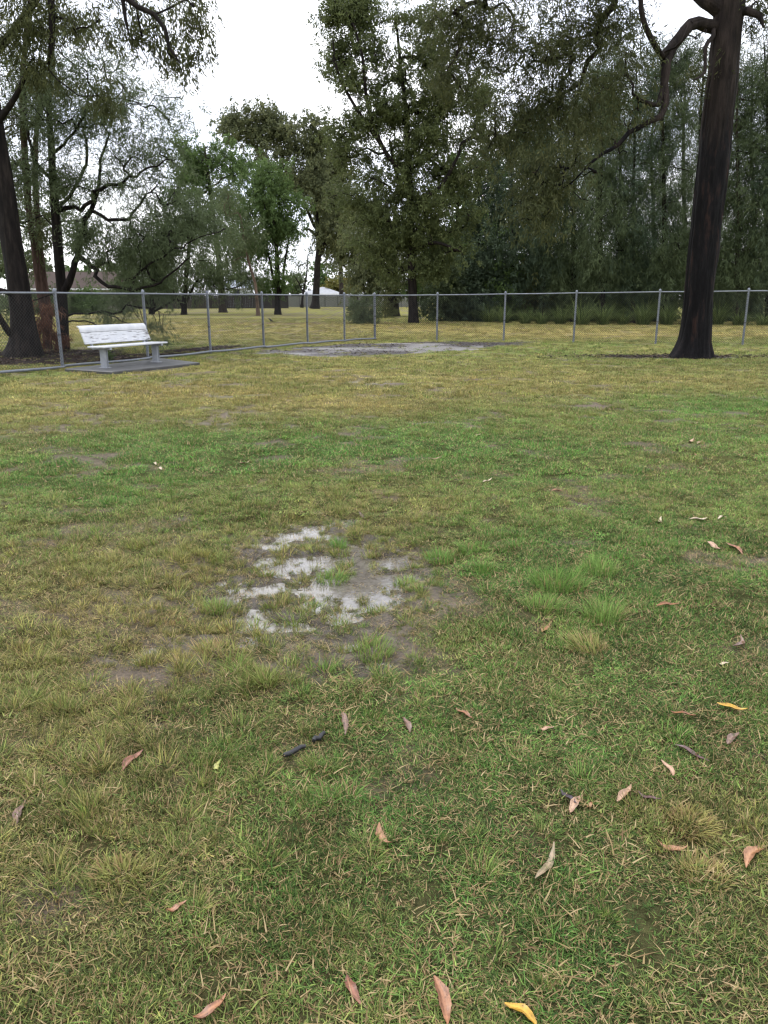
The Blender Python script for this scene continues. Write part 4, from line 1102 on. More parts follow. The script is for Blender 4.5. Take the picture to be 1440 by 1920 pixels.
std_tree(207, 'grey_wattle_tree', 'drooping grey green wattle behind the bench\'s right end', (345, 590),
         [(345, 590, 5), (346, 560, 4.5), (350, 510, 4), (356, 450, 3), (360, 400, 2)],
         [(31, 340, 455, 60, 50), (26, 300, 500, 50, 40), (26, 400, 500, 50, 40), (23, 350, 530, 60, 25), (18, 440, 510, 40, 35)],
         'bark_mid', 'leaf_grey', n_per=150, sig_=1.0, ll=.4, lw=.045, droop=.8, out=.3, zst=1.3, tip=.018,
         extra=[[(345, 575, 2.5), (362, 540, 2.2), (385, 500, 1.6)], [(345, 580, 2.5), (325, 545, 2.2), (305, 500, 1.6)]])
std_tree(208, 'multi_stem_tree', 'low dark multi stemmed tree beyond the fence left of the bench back', (285, 589),
         [(285, 589, 4.5), (284, 560, 4), (280, 520, 3), (276, 480, 2)],
         [(18, 270, 510, 45, 35), (16, 310, 540, 40, 22), (16, 235, 530, 40, 28), (12, 215, 560, 35, 16)],
         'bark_mid', 'leaf_far', n_per=140, sig_=.9, ll=.36, lw=.06, droop=.7, tip=.018,
         extra=[[(285, 583, 2.5), (300, 555, 2), (318, 525, 1.4)], [(285, 580, 2.4), (266, 550, 2), (250, 520, 1.3)], [(285, 586, 2.4), (330, 560, 1.6), (350, 540, 1)]])
std_tree(209, 'small_gum_tree', 'small dark trunked gum in front of the grey panel fence', (668, 578),
         [(668, 578, 4.5), (668, 545, 3.6), (668, 515, 3.2), (664, 490, 2.4), (658, 460, 1.6)],
         [(20, 650, 455, 36, 30), (16, 685, 470, 34, 30), (14, 640, 490, 26, 22), (12, 700, 500, 26, 22), (10, 670, 420, 30, 25)],
         'bark_mid', 'leaf_greygum', n_per=130, sig_=1.3, ll=.5, lw=.13, droop=.65, tip=.035,
         extra=[[(668, 520, 2.6), (682, 500, 2.2), (695, 480, 1.4)], [(668, 525, 2), (652, 505, 1.8), (640, 495, 1.2)]], seg=1.5)
std_tree(210, 'bare_sapling', 'thin dark nearly leafless sapling left of the forked black trunk', (566, 577),
         [(566, 577, 3), (567, 560, 2), (570, 540, 1.7), (575, 515, 1.3), (577, 480, .8)],
         [(8, 560, 500, 22, 25), (6, 580, 490, 14, 20), (5, 548, 520, 12, 12)], 'bark_mid', 'leaf_far', n_per=26, sig_=.8, ll=.4, lw=.08, tip=.03,
         extra=[[(568, 550, 1.3), (560, 530, 1.1), (550, 515, .7)]])
std_tree(211, 'broad_green_tree', 'dark leafy tree right of the tall centre gum', (842, 594),
         [(842, 594, 6), (845, 560, 5), (850, 500, 4.5), (856, 430, 3.5), (860, 370, 2)],
         [(31, 845, 470, 42, 50), (26, 880, 420, 40, 60), (23, 820, 530, 40, 30), (21, 880, 520, 35, 40), (18, 860, 340, 34, 40)],
         'bark_mid', 'leaf_green', n_per=150, sig_=.95, ll=.34, lw=.09, droop=.7, tip=.02, clump=.4)
std_tree(212, 'back_gum_tree', 'dark gum filling the gap behind the domed crown and the tall gum', (640, 572),
         [(640, 572, 5), (640, 540, 4), (638, 480, 3.4), (636, 400, 2.6), (640, 320, 1.6)],
         [(34, 640, 330, 36, 45), (31, 655, 400, 40, 45), (21, 610, 410, 30, 30), (16, 625, 290, 22, 22)],
         'bark_grey', 'leaf_olive', n_per=130, sig_=1.6, ll=.6, lw=.17, droop=.65, tip=.05, Y=150, seg=2)
std_tree(213, 'left_back_tree', 'leafy tree glimpsed behind the dark trunks at far left', (20, 588),
         [(20, 588, 5), (22, 550, 4), (26, 480, 3.4), (30, 420, 2.4)],
         [(20, 0, 430, 50, 60), (18, 60, 400, 45, 50), (14, 30, 500, 45, 30), (12, 120, 390, 40, 40), (10, 170, 440, 34, 24)],
         'bark_mid', 'leaf_far', n_per=110, sig_=1.2, ll=.4, lw=.09, droop=.7, tip=.02, seg=1.5)

# -- the dark wall of she-oaks beyond the fence at right
def she_oak(seed, label, bx, by, top, w, leaf, lean=0, broad=False, n=70, n_per=150, low=.12, grp='trees in the dark row behind the right fence', wid=None):
    b = gp(bx, by); b[2] = -.03; Y = b[1]; s = mpp(Y)
    T = Tree(seed, Y); rg = T.rg
    root = thing_tree('broadleaf_tree' if broad else 'she_oak', label, b, grp)
    H = by - top; r0 = 4.6 + rg.uniform(0, 1.5)
    T.limb([(b, r0 * s)] + pl(Y, (bx + lean * .1, by - .15 * H, r0 * .86), (bx + lean * .3 + rg.normal(0, 3), by - .4 * H, r0 * .7), (bx + lean * .65 + rg.normal(0, 4), by - .7 * H, r0 * .45), (bx + lean, top + 6, .8)), step=.6)
    t = low + (1 - low) * rg.uniform(0, 1, n) ** 1.3
    env = np.where(t < .35, .55 + .45 * (t - low) / (.35 - low), (1 - (t - .35) / .65) ** .7 * .92 + .1)
    a = rg.uniform(0, 2 * PI, n); r = np.sqrt(rg.uniform(.05, 1, n)) * env * w * s * rg.uniform(.7, 1.15, n)
    z = pt(bx, top, Y)[2] * t
    C = np.stack([b[0] + lean * s * t + r * np.cos(a), b[1] + r * np.sin(a) * .9, z], 1)
    T.grow(C, lift=.05, seg=1.0, jit=.12, up_pen=.9, tip=.012)
    T.wood(b, 'trunk', M['bark_grey' if seed % 3 == 0 else 'bark_mid'], root, 10, .05, .3)
    if broad: crown(T, root, b, M[leaf], [dict(C=C, n_per=170, sig_=.75, ll=.26, lw=.10, droop=.45, out=.3, sprig=10, clump_tint=.7, sprig_sig=.3)])
    else: crown(T, root, b, M[leaf], [dict(C=C, n_per=n_per, sig_=.78, ll=.34, lw=.034, droop=.72, out=.15, sprig=11, zstretch=1.35, clump_tint=.75, sprig_sig=.34)])
ow = [(301, 'bluish green broadleaf tree with rounded crown at the dark row\'s left end', 905, 600, 285, 52, 'leaf_oakblue', 0), (302, 'second broadleaf tree from the dark row\'s left end, leaning slightly right', 962, 602, 215, 60, 'leaf_oakblue', 12),
      (303, 'she-oak rising behind the gum\'s hanging brown foliage, left of centre', 1020, 603, 170, 58, 'leaf_oakblue', -8), (304, 'slim dark she-oak with a straight black trunk midway along the row', 1075, 604, 130, 56, 'leaf_oak', 4),
      (305, 'she-oak behind the gum\'s long lower limb', 1130, 606, 120, 60, 'leaf_oak', -10), (306, 'she-oak below the bend of the gum\'s arching limb', 1186, 606, 105, 58, 'leaf_oakblue', 8),
      (307, 'tall she-oak just left of the charred trunk', 1245, 607, 85, 60, 'leaf_oak', -6), (308, 'she-oak hidden partly by the charred trunk', 1312, 607, 90, 58, 'leaf_oak', 10),
      (309, 'wispy topped she-oak just right of the charred trunk', 1380, 608, 85, 56, 'leaf_oak', 6), (310, 'she-oak at the right edge of the picture', 1440, 608, 60, 60, 'leaf_oakblue', -8)]
for q in ow: she_oak(*q[:7], lean=q[7], n=105, n_per=290, broad='she-oak' not in q[1])
ow2 = [(321, 'pale topped broadleaf tree in the back row above the row\'s left end', 935, 592, 260, 46, 'leaf_green', 5), (322, 'back row broadleaf tree seen between the second and third front trees', 1000, 592, 235, 50, 'leaf_green', -6), (323, 'back row she-oak whose light green top shows under the gum\'s foliage', 1055, 593, 190, 50, 'leaf_green', 0),
       (324, 'back row she-oak behind the straight black trunk', 1110, 593, 180, 48, 'leaf_oak', 8), (325, 'back row she-oak with light green top under the arching limb', 1165, 594, 190, 48, 'leaf_green', -5), (326, 'back row she-oak left of the charred trunk, pale grey green', 1225, 594, 150, 50, 'leaf_oakblue', 5),
       (327, 'back row she-oak directly behind the charred trunk', 1285, 594, 140, 50, 'leaf_oak', 0), (328, 'back row she-oak right of the charred trunk', 1345, 594, 120, 50, 'leaf_oakblue', 4), (329, 'back row she-oak near the right edge', 1415, 595, 110, 52, 'leaf_oak', -4), (330, 'back row she-oak beyond the right edge tree', 1470, 595, 100, 50, 'leaf_oak', 0)]
for q in ow2: she_oak(*q[:7], lean=q[7], n=72, n_per=260, broad='she-oak' not in q[1], low=.12, grp='trees in the back row at right')

# shrubs and undergrowth
def shrub(seed, name, label, px, py, wpx, hpx, leaf, n=24, n_per=150, sig_=.35, ll=.16, lw=.035, droop=.4, grp=None, dY=0):
    b = gp(px, py); b[1] += dY; b[2] = -.02; Y = b[1]; s = mpp(Y); rg = np.random.default_rng(seed)
    T = Tree(seed, Y)
    root = empty(name, tuple(b)); tag(root, label, 'shrub', grp)
    T.limb([(b, .04), (b + np.array([.02, 0, hpx * s * .3]), .03)], step=.2)
    d = rg.normal(0, 1, (n, 3)); d /= np.linalg.norm(d, axis=1, keepdims=True); d[:, 2] = np.abs(d[:, 2])
    C = b + d * (rg.uniform(.1, 1, n) ** .5)[:, None] * np.array([wpx * s * .5, wpx * s * .45, hpx * s]) * .88 + np.array([0, 0, .12])
    T.grow(C, lift=.1, seg=.4, jit=.1, up_pen=.5, tip=.006)
    T.wood(b, 'stems', M['bark_mid'], root, 6)
    o = crown(T, root, b, M[leaf], [dict(C=C, n_per=n_per, sig_=sig_, ll=ll, lw=lw, droop=droop, out=.4, sprig=8)], 'foliage')
    vv = np.empty(len(o.data.vertices) * 3, np.float32); o.data.vertices.foreach_get('co', vv); vv = vv.reshape(-1, 3); vv[:, 2] = np.maximum(vv[:, 2], .02)
    o.data.vertices.foreach_set('co', vv.ravel()); o.data.update()
shrub(401, 'grey_green_shrub', 'round grey green shrub beyond the fence corner left of the centre gum', 682, 607, 56, 52, 'leaf_grey', 34, 190, .42, .2, .035)
shrub(402, 'dry_twiggy_shrub', 'twiggy brownish shrub around the shaggy trunk', 722, 596, 54, 44, 'leaf_olive', 22, 90, .5, .25, .03)
shrub(403, 'sucker_shrub', 'small green sprout growing through the fence under the bench', 203, 680, 10, 12, 'leaf_green', 7, 40, .07, .09, .02)
shrub(404, 'garden_hedge', 'green garden hedge in front of the brown roofed house', 165, 588, 110, 42, 'leaf_green', 50, 130, .8, .3, .12, .4, None)
shrub(405, 'garden_bush', 'dark bush at the left of the brown roofed house', 95, 589, 90, 50, 'leaf_far', 50, 130, .8, .3, .12, .4, None)
for i, (px, w, h, lf, lb) in enumerate(((840, 60, 70, 'leaf_oak', 'dark shrub at the left end of the she-oak row'), (905, 70, 90, 'leaf_oakblue', 'tall bluish shrub under the leftmost she-oak'), (955, 60, 110, 'leaf_green', 'green leafy shrub under the second she-oak'),
                                        (1010, 70, 95, 'leaf_olive', 'olive shrub with a few red leaves beneath the hanging gum foliage'), (1065, 70, 80, 'leaf_oak', 'dark shrub at the foot of the straight black trunk'), (1125, 70, 90, 'leaf_oak', 'dark shrub behind the fence post midway along the right run'),
                                        (1185, 70, 100, 'leaf_green', 'green shrub under the arching limb\'s lower end'), (1245, 64, 85, 'leaf_oak', 'dark shrub just left of the charred trunk beyond the fence'), (1360, 70, 90, 'leaf_oakblue', 'dark shrub just right of the charred trunk beyond the fence'), (1425, 70, 95, 'leaf_oak', 'dark shrub at the right edge below the she-oaks'))):
    shrub(420 + i, 'undergrowth_shrub', lb, px, 604, w * 1.15, h * 1.55, lf, 62, 150, .85, .28, .10, .5, 'undergrowth under the she-oaks', dY=2.5)

def strap_clump(seed, label, px, py, hpx, wpx):
    rg = np.random.default_rng(seed); b = gp(px, py); s = mpp(b[1]); b[2] = -.01
    n = 200; h = hpx * s * 1.25
    v, f, tn = blades(n, wpx * s * .22, h * .8, h * 1.5, .022, .04, (.02, .75, 1), (.5, 1.9), .06, rg, 5, .7, tint=lambda r, k: r.uniform(0, 1, k) ** 1.3)
    o = link('strappy_grass_clump', np_mesh('strappy_grass_clump', v, f, True, {'tint': tn}), M['leaf_strap'], loc=tuple(b))
    tag(o, label, 'plant', 'strappy clumps along the foot of the she-oaks')
for i, (px, py, h, w, lb) in enumerate(((875, 601, 22, 50, 'first strappy grass clump at the left end of the row'), (916, 604, 26, 46, 'strappy clump left of the second right-hand fence post'), (945, 606, 26, 36, 'strappy clump behind the second right-hand fence post'), (985, 607, 22, 40, 'low brownish strappy clump between second and third posts'), (1015, 608, 22, 40, 'small strappy clump left of the third post\'s lush group'), (1050, 608, 28, 42, 'lush arching strappy clump left of the third right-hand post'),
                                        (1090, 609, 36, 56, 'largest arching strappy clump just right of the third post'), (1130, 609, 34, 50, 'strappy clump midway between third and fourth posts'), (1168, 609, 22, 40, 'low dark strappy clump between third and fourth posts'), (1205, 609, 36, 52, 'lush strappy clump left of the fourth right-hand post'), (1250, 609, 34, 46, 'strappy clump between the fourth post and the charred trunk'), (1345, 609, 36, 46, 'strappy clump just right of the charred trunk'), (1385, 610, 20, 40, 'low strappy clump left of the last fence post'), (1430, 611, 20, 44, 'dark strappy clump right of the last fence post'))):
    strap_clump(500 + i, lb, px, py, h, w)

# distant trees along the horizon
for i, (px, py, w, top, lf, Yd, lb) in enumerate(((-20, 575, 60, 420, 'leaf_far', 130, 'distant tree at the far left edge'), (90, 575, 40, 480, 'leaf_far', 150, 'distant tree behind the brown roofed house'), (165, 574, 34, 505, 'leaf_green', 120, 'light green bush beside the brown roof'), (230, 573, 60, 470, 'leaf_far', 160, 'distant tree right of the brown roofed house'),
                                                  (470, 573, 44, 510, 'leaf_far', 170, 'distant tree behind the slender pale trunk'), (548, 572, 26, 520, 'leaf_far', 190, 'small distant tree left of the white house'), (610, 570, 30, 500, 'leaf_green', 200, 'distant pale green tree behind the white house'), (626, 569, 12, 528, 'leaf_yellow', 178, 'small yellow leaved tree behind the white roof'), (655, 569, 22, 515, 'leaf_yellow', 185, 'yellow green tree behind the white roof\'s right side'), (695, 570, 40, 470, 'leaf_far', 190, 'distant tree behind the small dark gum'),
                                                  (790, 572, 50, 450, 'leaf_far', 180, 'distant tree behind the tall centre gum'), (870, 574, 50, 470, 'leaf_far', 160, 'distant tree at the left end of the she-oaks'))):
    std_tree(600 + i, 'distant_tree', lb, (px, py), [(px, py, 3), (px, py - 10, 2.5), (px + 2, top + 20, 1)],
             [(16, px, (top + py) / 2 + 6, w, (py - top) * .42), (12, px, top + (py - top) * .3, w * .7, (py - top) * .3)], 'bark_grey', lf, n_per=80, sig_=mpp(Yd) * 10, ll=.7, lw=.3, droop=.5, tip=.04, Y=Yd, grp='trees along the horizon', seg=2.5)
print('leaves', N_LEAF)

# ------------------------------------------------------------------ chain-link fence
fpx = [(118, 692), (278, 675.5), (395, 663), (495, 653.5), (577, 646.5), (646, 641.2), (703, 637), (819, 638.6), (944, 639.8), (1075, 642), (1229, 645), (1392, 648)]
fp = [gp(*q) for q in fpx]
fp = [fp[0] + (fp[0] - fp[1])] + fp + [fp[-1] + (fp[-1] - fp[-2])]
fh = [1.62] * 8 + [1.63, 1.66, 1.69, 1.72, 1.74, 1.76]
CORNER = 7
fence = empty('chain_link_fence', tuple(fp[CORNER])); org = np.array(fp[CORNER])
tag(fence, 'galvanised chain link fence with pipe rails running behind the bench and corner', 'fence')
for i, (q, h) in enumerate(zip(fp, fh)):
    g = float(gh(q[0], q[1]))
    r = .035 if i != CORNER else .042
    rel = q - org
    lean = rng.normal(0, .006, 2)
    top = rel + np.array([lean[0], lean[1], h + .055])
    mb = MB().tube([rel + np.array([0, 0, -.1]), top], r, 12)
    po = mb.build('post', M['galv'], fence, autosm=40)
    cp = MB().tube([top + np.array([0, 0, -.03]), top + np.array([0, 0, .012]), top + np.array([0, 0, .035]), top + np.array([0, 0, .045])], [r * 1.18, r * 1.18, r * .7, r * .2], 12)
    cp.build('post_cap', M['galv'], po, autosm=40)
    for k, z in enumerate((.5, .85, 1.2) if i in (CORNER,) else (.72,)):
        c0 = rel + np.array([0, 0, z]) + (top - rel) * 0
        MB().tube([c0, c0 + np.array([0, 0, .035])], r * 1.14, 12).build('tie_band', M['clamp'], po, autosm=40)
for i in range(len(fp) - 1):
    a, c_ = fp[i] - org, fp[i + 1] - org
    d = c_ - a; Ld = np.linalg.norm(d[:2]); u = d / Ld
    up = np.array([0, 0, 1.]); nrm = np.array([u[1], -u[0], 0])
    if nrm @ (np.array([0, 0, 0]) - fp[i]) < 0: nrm = -nrm
    sag = .006
    k = np.linspace(0, 1, 7)
    tp = np.array([a + d * t + up * (fh[i] + (fh[i + 1] - fh[i]) * t - sag * math.sin(PI * t)) for t in k])
    MB().tube(tp, .022, 8, False).build('top_rail', M['galv'], fence, autosm=50)
    if i < CORNER:
        bp = np.array([a + d * t + up * (.06 + .012 * math.sin(5 * t + i)) + nrm * .05 for t in k])
        MB().tube(bp, .030, 8).build('bottom_rail', M['galv'], fence, autosm=50)
    pitch = .075; V = []; Fq = []; hgt = fh[i] - .07; w2 = .0034 if i < 4 else .0036
    nw = int(Ld / pitch); nk = int(hgt / pitch)
    off = nrm * .028
    for sgn in (1, -1):
        for j in range(-nk - 1, nw + nk + 2):
            # diagonal wire x = j*pitch + sgn*z, clipped to the bay
            z0, z1 = 0.0, hgt
            x0, x1 = j * pitch, j * pitch + sgn * hgt
            t0, t1 = 0.0, 1.0
            for (p_, q_) in ((-(x1 - x0), x0), ((x1 - x0), Ld - x0)):
                if p_ < 0: t0 = max(t0, q_ / p_)
                elif p_ > 0: t1 = min(t1, q_ / p_)
            if t1 - t0 < .01: continue
            A = a + u * (x0 + (x1 - x0) * t0) + up * (.05 + hgt * t0) + off + nrm * (.002 * sgn)
            B = a + u * (x0 + (x1 - x0) * t1) + up * (.05 + hgt * t1) + off + nrm * (.002 * sgn)
            du = unit(B - A); s1 = np.cross(du, nrm)
            o = len(V)
            for E_ in (A, B):
                V += [E_ + s1 * w2, E_ - s1 * w2 * .5 + nrm * w2 * .87, E_ - s1 * w2 * .5 - nrm * w2 * .87]
            Fq += [(o, o + 1, o + 4, o + 3), (o + 1, o + 2, o + 5, o + 4), (o + 2, o, o + 3, o + 5)]
    wo = link('wire_mesh', np_mesh('wire_mesh', np.array(V), np.array(Fq)), M['wire'], fence)
    wo['kind'] = 'stuff'

# ------------------------------------------------------------------ slab and bench
sq = [np.array([q[0], q[1]]) for q in slab_q]
vb = []
cen = sum(sq) / 4
for z, k in ((-.08, 1.0), (.052, 1.0), (.066, .988)):
    for q in sq: vb.append([*(cen + (q - cen) * k), z])
f = [(8, 9, 10, 11)]
for lv in (0, 1):
    for i in range(4):
        j = (i + 1) % 4; f.append((lv * 4 + i, lv * 4 + j, lv * 4 + 4 + j, lv * 4 + 4 + i))
me = np_mesh('concrete_slab', np.array(vb), [np.array(f)])
so = link('concrete_slab', me, M['slab'])
tag(so, 'dark wet concrete slab under the white bench', 'slab')

# white-painted planks with streaks of dark mould on the lower back board
def m_plank(name, streak):
    m, N, L = new_mat(name)
    tc = N.new('ShaderNodeTexCoord')
    n0 = noise(N, L, 6, 5, .6, vec=tc.outputs['Object'])
    r0 = ramp(N, [(.3, (.46, .47, .50)), (.7, (.58, .585, .60))]); L.new(n0.outputs['Fac'], r0.inputs['Fac'])
    c = r0.outputs['Color']
    if streak:
        n1 = noise(N, L, 1.0, 5, .6, vec=tc.outputs['Object'], stretch=(3.2, 40, 62))
        n2 = noise(N, L, 1.5, 2, .5, vec=tc.outputs['Object'], stretch=(1, .1, 1.5))
        ml = N.new('ShaderNodeMath'); ml.operation = 'MULTIPLY_ADD'; ml.inputs[1].default_value = .55
        L.new(n2.outputs['Fac'], ml.inputs[0]); L.new(n1.outputs['Fac'], ml.inputs[2])
        r1 = ramp(N, [(.82, (0, 0, 0)), (.90, (1, 1, 1))]); L.new(ml.outputs[0], r1.inputs['Fac'])
        c = mix(N, L, c, (.09, .085, .085), r1.outputs['Color'])
    p = N.new('ShaderNodeBsdfPrincipled'); L.new(c, p.inputs['Base Color']); p.inputs['Roughness'].default_value = .38
    out_node(N, L, p.outputs['BSDF'])
    return m
M['plank'] = m_plank('white_plank', False); M['plank_dirty'] = m_plank('streaked_white_plank', True)
l1_, l2_ = gp(197, 690, .066), gp(293, 679, .066)
mid = (l1_ + l2_) / 2; ux = unit(l2_ - l1_); rz = math.atan2(ux[1], ux[0])
bench = empty('park_bench', (mid[0], mid[1], .066), rz)
tag(bench, 'white slatted park bench with mould streaked back on a concrete slab', 'bench')
half = np.linalg.norm(l2_ - l1_) / 2; BL = half * 2 + .42
# local frame: x along the bench, -y towards the lawn (front), +y back
def Rx(a): return np.array([[1, 0, 0], [0, math.cos(a), -math.sin(a)], [0, math.sin(a), math.cos(a)]])
for s_ in (-1, 1):
    x = s_ * half
    lg = MB()
    lg.box((x, 0, .205), (.055, .115, .39), bev=.004); lg.box((x - .034, 0, .205), (.012, .15, .39), bev=.002); lg.box((x + .034, 0, .205), (.012, .15, .39), bev=.002)
    lo = lg.build('leg', M['alu'], bench)
    MB().box((x, 0, .006), (.16, .22, .012), bev=.003).build('foot_plate', M['alu'], lo)
    br = MB()
    br.box((x, .04, .405), (.06, .50, .045), bev=.006)
    prof = [(.25, .39), (.30, .40), (.385, .62), (.43, .80), (.405, .81), (.355, .64), (.27, .44)]
    br.prism([(x - .022, y_, z_) for y_, z_ in prof], (0, 0, 0), (.044, 0, 0))
    br.build('bracket', M['alu'], bench)
def plank(name, y, z, w, a, mat, t=.035):
    o = MB().box((0, 0, 0), (BL, w, t), bev=.007).build(name, mat, bench)
    o.location = (0, y, z); o.rotation_euler = (a, 0, 0)
    return o
plank('seat_slat', -.135, .446, .145, math.radians(0), M['plank'])
plank('seat_slat', .015, .442, .145, math.radians(1), M['plank'])
plank('seat_slat', .165, .440, .145, math.radians(2), M['plank'])
plank('back_slat', .330, .615, .25, math.radians(70), M['plank_dirty'])
# rolled top board
mb = MB(); prof = []
for i in range(9):
    t = i / 8; a = math.radians(18 + 62 * t)
    prof.append((.378 + .13 * (1 - math.cos(math.radians(75) * t)) * .95, .745 + .135 * math.sin(math.radians(85) * t)))
inner = [(y_ + .022, z_ - .012) for y_, z_ in prof[::-1]]
mb.prism([(-BL / 2, y_, z_) for y_, z_ in prof + inner], (0, 0, 0), (BL, 0, 0))
mb.build('top_slat', M['plank'], bench, autosm=40)

# ------------------------------------------------------------------ houses and far fences
def house(name, label, x0, x1, y, depth, wall_h, roof_h, c_wall, c_roof, wins, gable=False, over=.5):
    cx = (x0 + x1) / 2; w = x1 - x0
    h = empty(name, (cx, y, 0)); tag(h, label, 'house')
    mw = m_basic(name + '_wall', tuple(a * .9 for a in c_wall), c_wall, 3, (.7, .9), 0, .05)
    mr_ = m_basic(name + '_roof', tuple(a * .75 for a in c_roof), c_roof, 2, (.75, .9), 0, .1, spec=.2)
    MB().box((0, depth / 2, wall_h / 2), (w, depth, wall_h)).build('wall', mw, h)
    X, Z0, Z1 = w / 2 + over, wall_h, wall_h + roof_h
    d0, d1, dm = -over, depth + over, depth / 2
    ri = X if gable else max(.3, X - depth * .5)
    v = [(-X, d0, Z0), (X, d0, Z0), (X, d1, Z0), (-X, d1, Z0), (-ri, dm, Z1), (ri, dm, Z1)]
    ro = link('roof', np_mesh('roof', np.array(v), [np.array([(0, 1, 5, 4), (2, 3, 4, 5)]), np.array([(1, 2, 5), (3, 0, 4)]), np.array([(3, 2, 1, 0)])]), mr_, h)
    MB().box((0, d0 - .03, Z0 - .06), (2 * X, .06, .18)).build('gutter', M['house_trim'], ro)
    for (wx, wz, ww, wh) in wins:
        wo = MB().box((wx, -.03, wz), (ww, .08, wh)).build('window', M['house_trim'], h)
        MB().box((wx, -.08, wz), (ww * .88, .04, wh * .85)).build('pane', M['pane'], wo)
M['house_trim'] = m_basic('white_trim', (.6, .6, .6), (.75, .75, .75), 3, (.5, .7), 0, 0)
M['pane'] = m_basic('window_glass', (.03, .035, .045), (.06, .065, .08), 1, (.08, .15), 0, 0)
x0, x1 = pt(40, 540, 92)[0], pt(205, 540, 92)[0]
house('brown_roofed_house', 'brown tiled hip roofed house behind the left trunks', x0, x1, 92, 8, 2.6, 2.0, (.26, .23, .20), (.060, .041, .034), [(-2, 1.5, 1.6, 1.2), (2.5, 1.5, 1.6, 1.2)], True)
x0, x1 = pt(566, 550, 172)[0], pt(640, 550, 172)[0]
house('white_house', 'white house with pale metal roof behind the grey panel fence', x0, x1, 172, 9, 2.5, 1.5, (.45, .45, .43), (.34, .35, .37), [(-2.6, 1.5, 1.8, 1.2), (1.8, 1.5, 1.8, 1.2)])
x0, x1 = pt(648, 550, 176)[0], pt(700, 550, 176)[0]
house('low_grey_house', 'low grey roofed house right of the white house', x0, x1, 176, 8, 2.2, 1.0, (.5, .5, .49), (.36, .36, .38), [(-1, 1.5, 1.6, 1.1)])
x0, x1 = pt(424, 540, 135)[0], pt(462, 540, 135)[0]
house('blue_white_house', 'bluish white gabled house glimpsed between the mid left trees', x0, x1, 135, 7, 3.2, 1.4, (.60, .64, .70), (.5, .54, .62), [(0, 2.6, 1.3, 1.0)], True)

M['panelgrey'] = m_basic('panel_fence_paint', (.13, .135, .12), (.17, .175, .155), 2, (.5, .7), 0, 0)
M['panelpost'] = m_basic('panel_fence_post', (.04, .042, .04), (.06, .062, .06), 2, (.5, .7), 0, 0)
M['paling'] = m_basic('dark_paling', (.014, .012, .011), (.032, .027, .024), 1.5, (.8, .95), 0, .2, stretch=(6, 6, .6))
def panel_fence(name, label, pA, pB, n, h, mp_, ms):
    o = empty(name, (pA[0], pA[1], 0)); tag(o, label, 'fence')
    d = (pB - pA)[:2]; ang = math.atan2(d[1], d[0]); Lp = np.linalg.norm(d) / n
    o.rotation_euler = (0, 0, ang)
    pm = None; qm = None
    for i in range(n):
        if pm is None:
            mb = MB()
            k = 9
            for j in range(k):
                xx = Lp * (j + .5) / k
                mb.box((xx - Lp / 2, .015 * (j % 2), h / 2), (Lp / k * .96, .02, h - .04))
            mb.box((0, .02, h - .05), (Lp, .05, .06)); mb.box((0, .02, .08), (Lp, .05, .06))
            pm = mb.mesh('panel'); qm = MB().box((0, 0, h / 2), (.08, .08, h + .02)).mesh('post')
        link('panel', pm, mp_, o, (Lp * (i + .5), 0, 0)); link('post', qm, ms, o, (Lp * i, -.03, 0))
    link('post', qm, ms, o, (Lp * n, -.03, 0))
a, c_ = gp(538, 575), gp(800, 575); a[1] = c_[1] = 148; a[0] = pt(538, 570, 148)[0]; c_[0] = pt(800, 570, 148)[0]
panel_fence('panel_fence', 'grey green steel panel fence in front of the white house', a, c_, 11, 1.95, M['panelgrey'], M['panelpost'])
a, c_ = np.array([pt(-60, 570, 118)[0], 112, 0.]), np.array([pt(536, 570, 125)[0], 128, 0.])
panel_fence('dark_boundary_fence', 'long dark timber boundary fence behind the mid left trees', a, c_, 20, 2.0, M['paling'], M['paling'])

# ------------------------------------------------------------------ small dark bird on the far lawn
b = gp(508, 606)
bird = empty('bird', tuple(b), math.radians(200)); tag(bird, 'tiny dark bird standing on the far lawn beyond the fence', 'bird')
M['bird'] = m_basic('bird_feathers', (.008, .008, .009), (.02, .02, .022), 20, (.5, .7), 0, 0)
mb = MB()
mb.tube([(-.17, 0, .10), (-.11, 0, .13), (-.05, 0, .165), (.02, 0, .20), (.06, 0, .235), (.09, 0, .275), (.12, 0, .29), (.145, 0, .287), (.19, 0, .28)], [.012, .028, .05, .058, .048, .036, .034, .02, .003], 10)
mb.build('body', M['bird'], bird, sm=True)
for s_ in (-1, 1): MB().tube([(.0, s_ * .025, .17), (.005, s_ * .027, .08), (.0, s_ * .027, 0), (.04, s_ * .027, .002)], [.012, .006, .005, .003], 6).build('leg', M['bird'], bird, sm=True)

# ------------------------------------------------------------------ leaf litter (uncountable) on the mulch, sand and gum foot
def litter(name, label, n, sampler, l0, l1, seed):
    rg = np.random.default_rng(seed); x, y = sampler(rg, n); n = len(x)
    z = gh(x, y) + rg.uniform(.004, .03, n)
    a = rg.uniform(0, 2 * PI, n); l = rg.uniform(l0, l1, n); w = l * rg.uniform(.14, .3, n)
    D = np.stack([np.cos(a), np.sin(a), rg.normal(0, .22, n)], 1) * l[:, None]; W = np.stack([-np.sin(a), np.cos(a), rg.normal(0, .3, n)], 1) * w[:, None]
    P = np.stack([x, y, z], 1); hz = np.array([0, 0, 1]) * (rg.uniform(0, .2, n) * l)[:, None]
    v = np.stack([P - D / 2, P + W / 2 + hz, P + D / 2, P - W / 2 + hz], 1).reshape(-1, 3)
    o = link(name, np_mesh(name, v, np.arange(n * 4).reshape(-1, 4), False, {'tint': np.repeat(rg.uniform(0, 1, n) ** 1.6, 4)}), M['litter'])
    tag(o, label, 'leaf litter', kind='stuff')
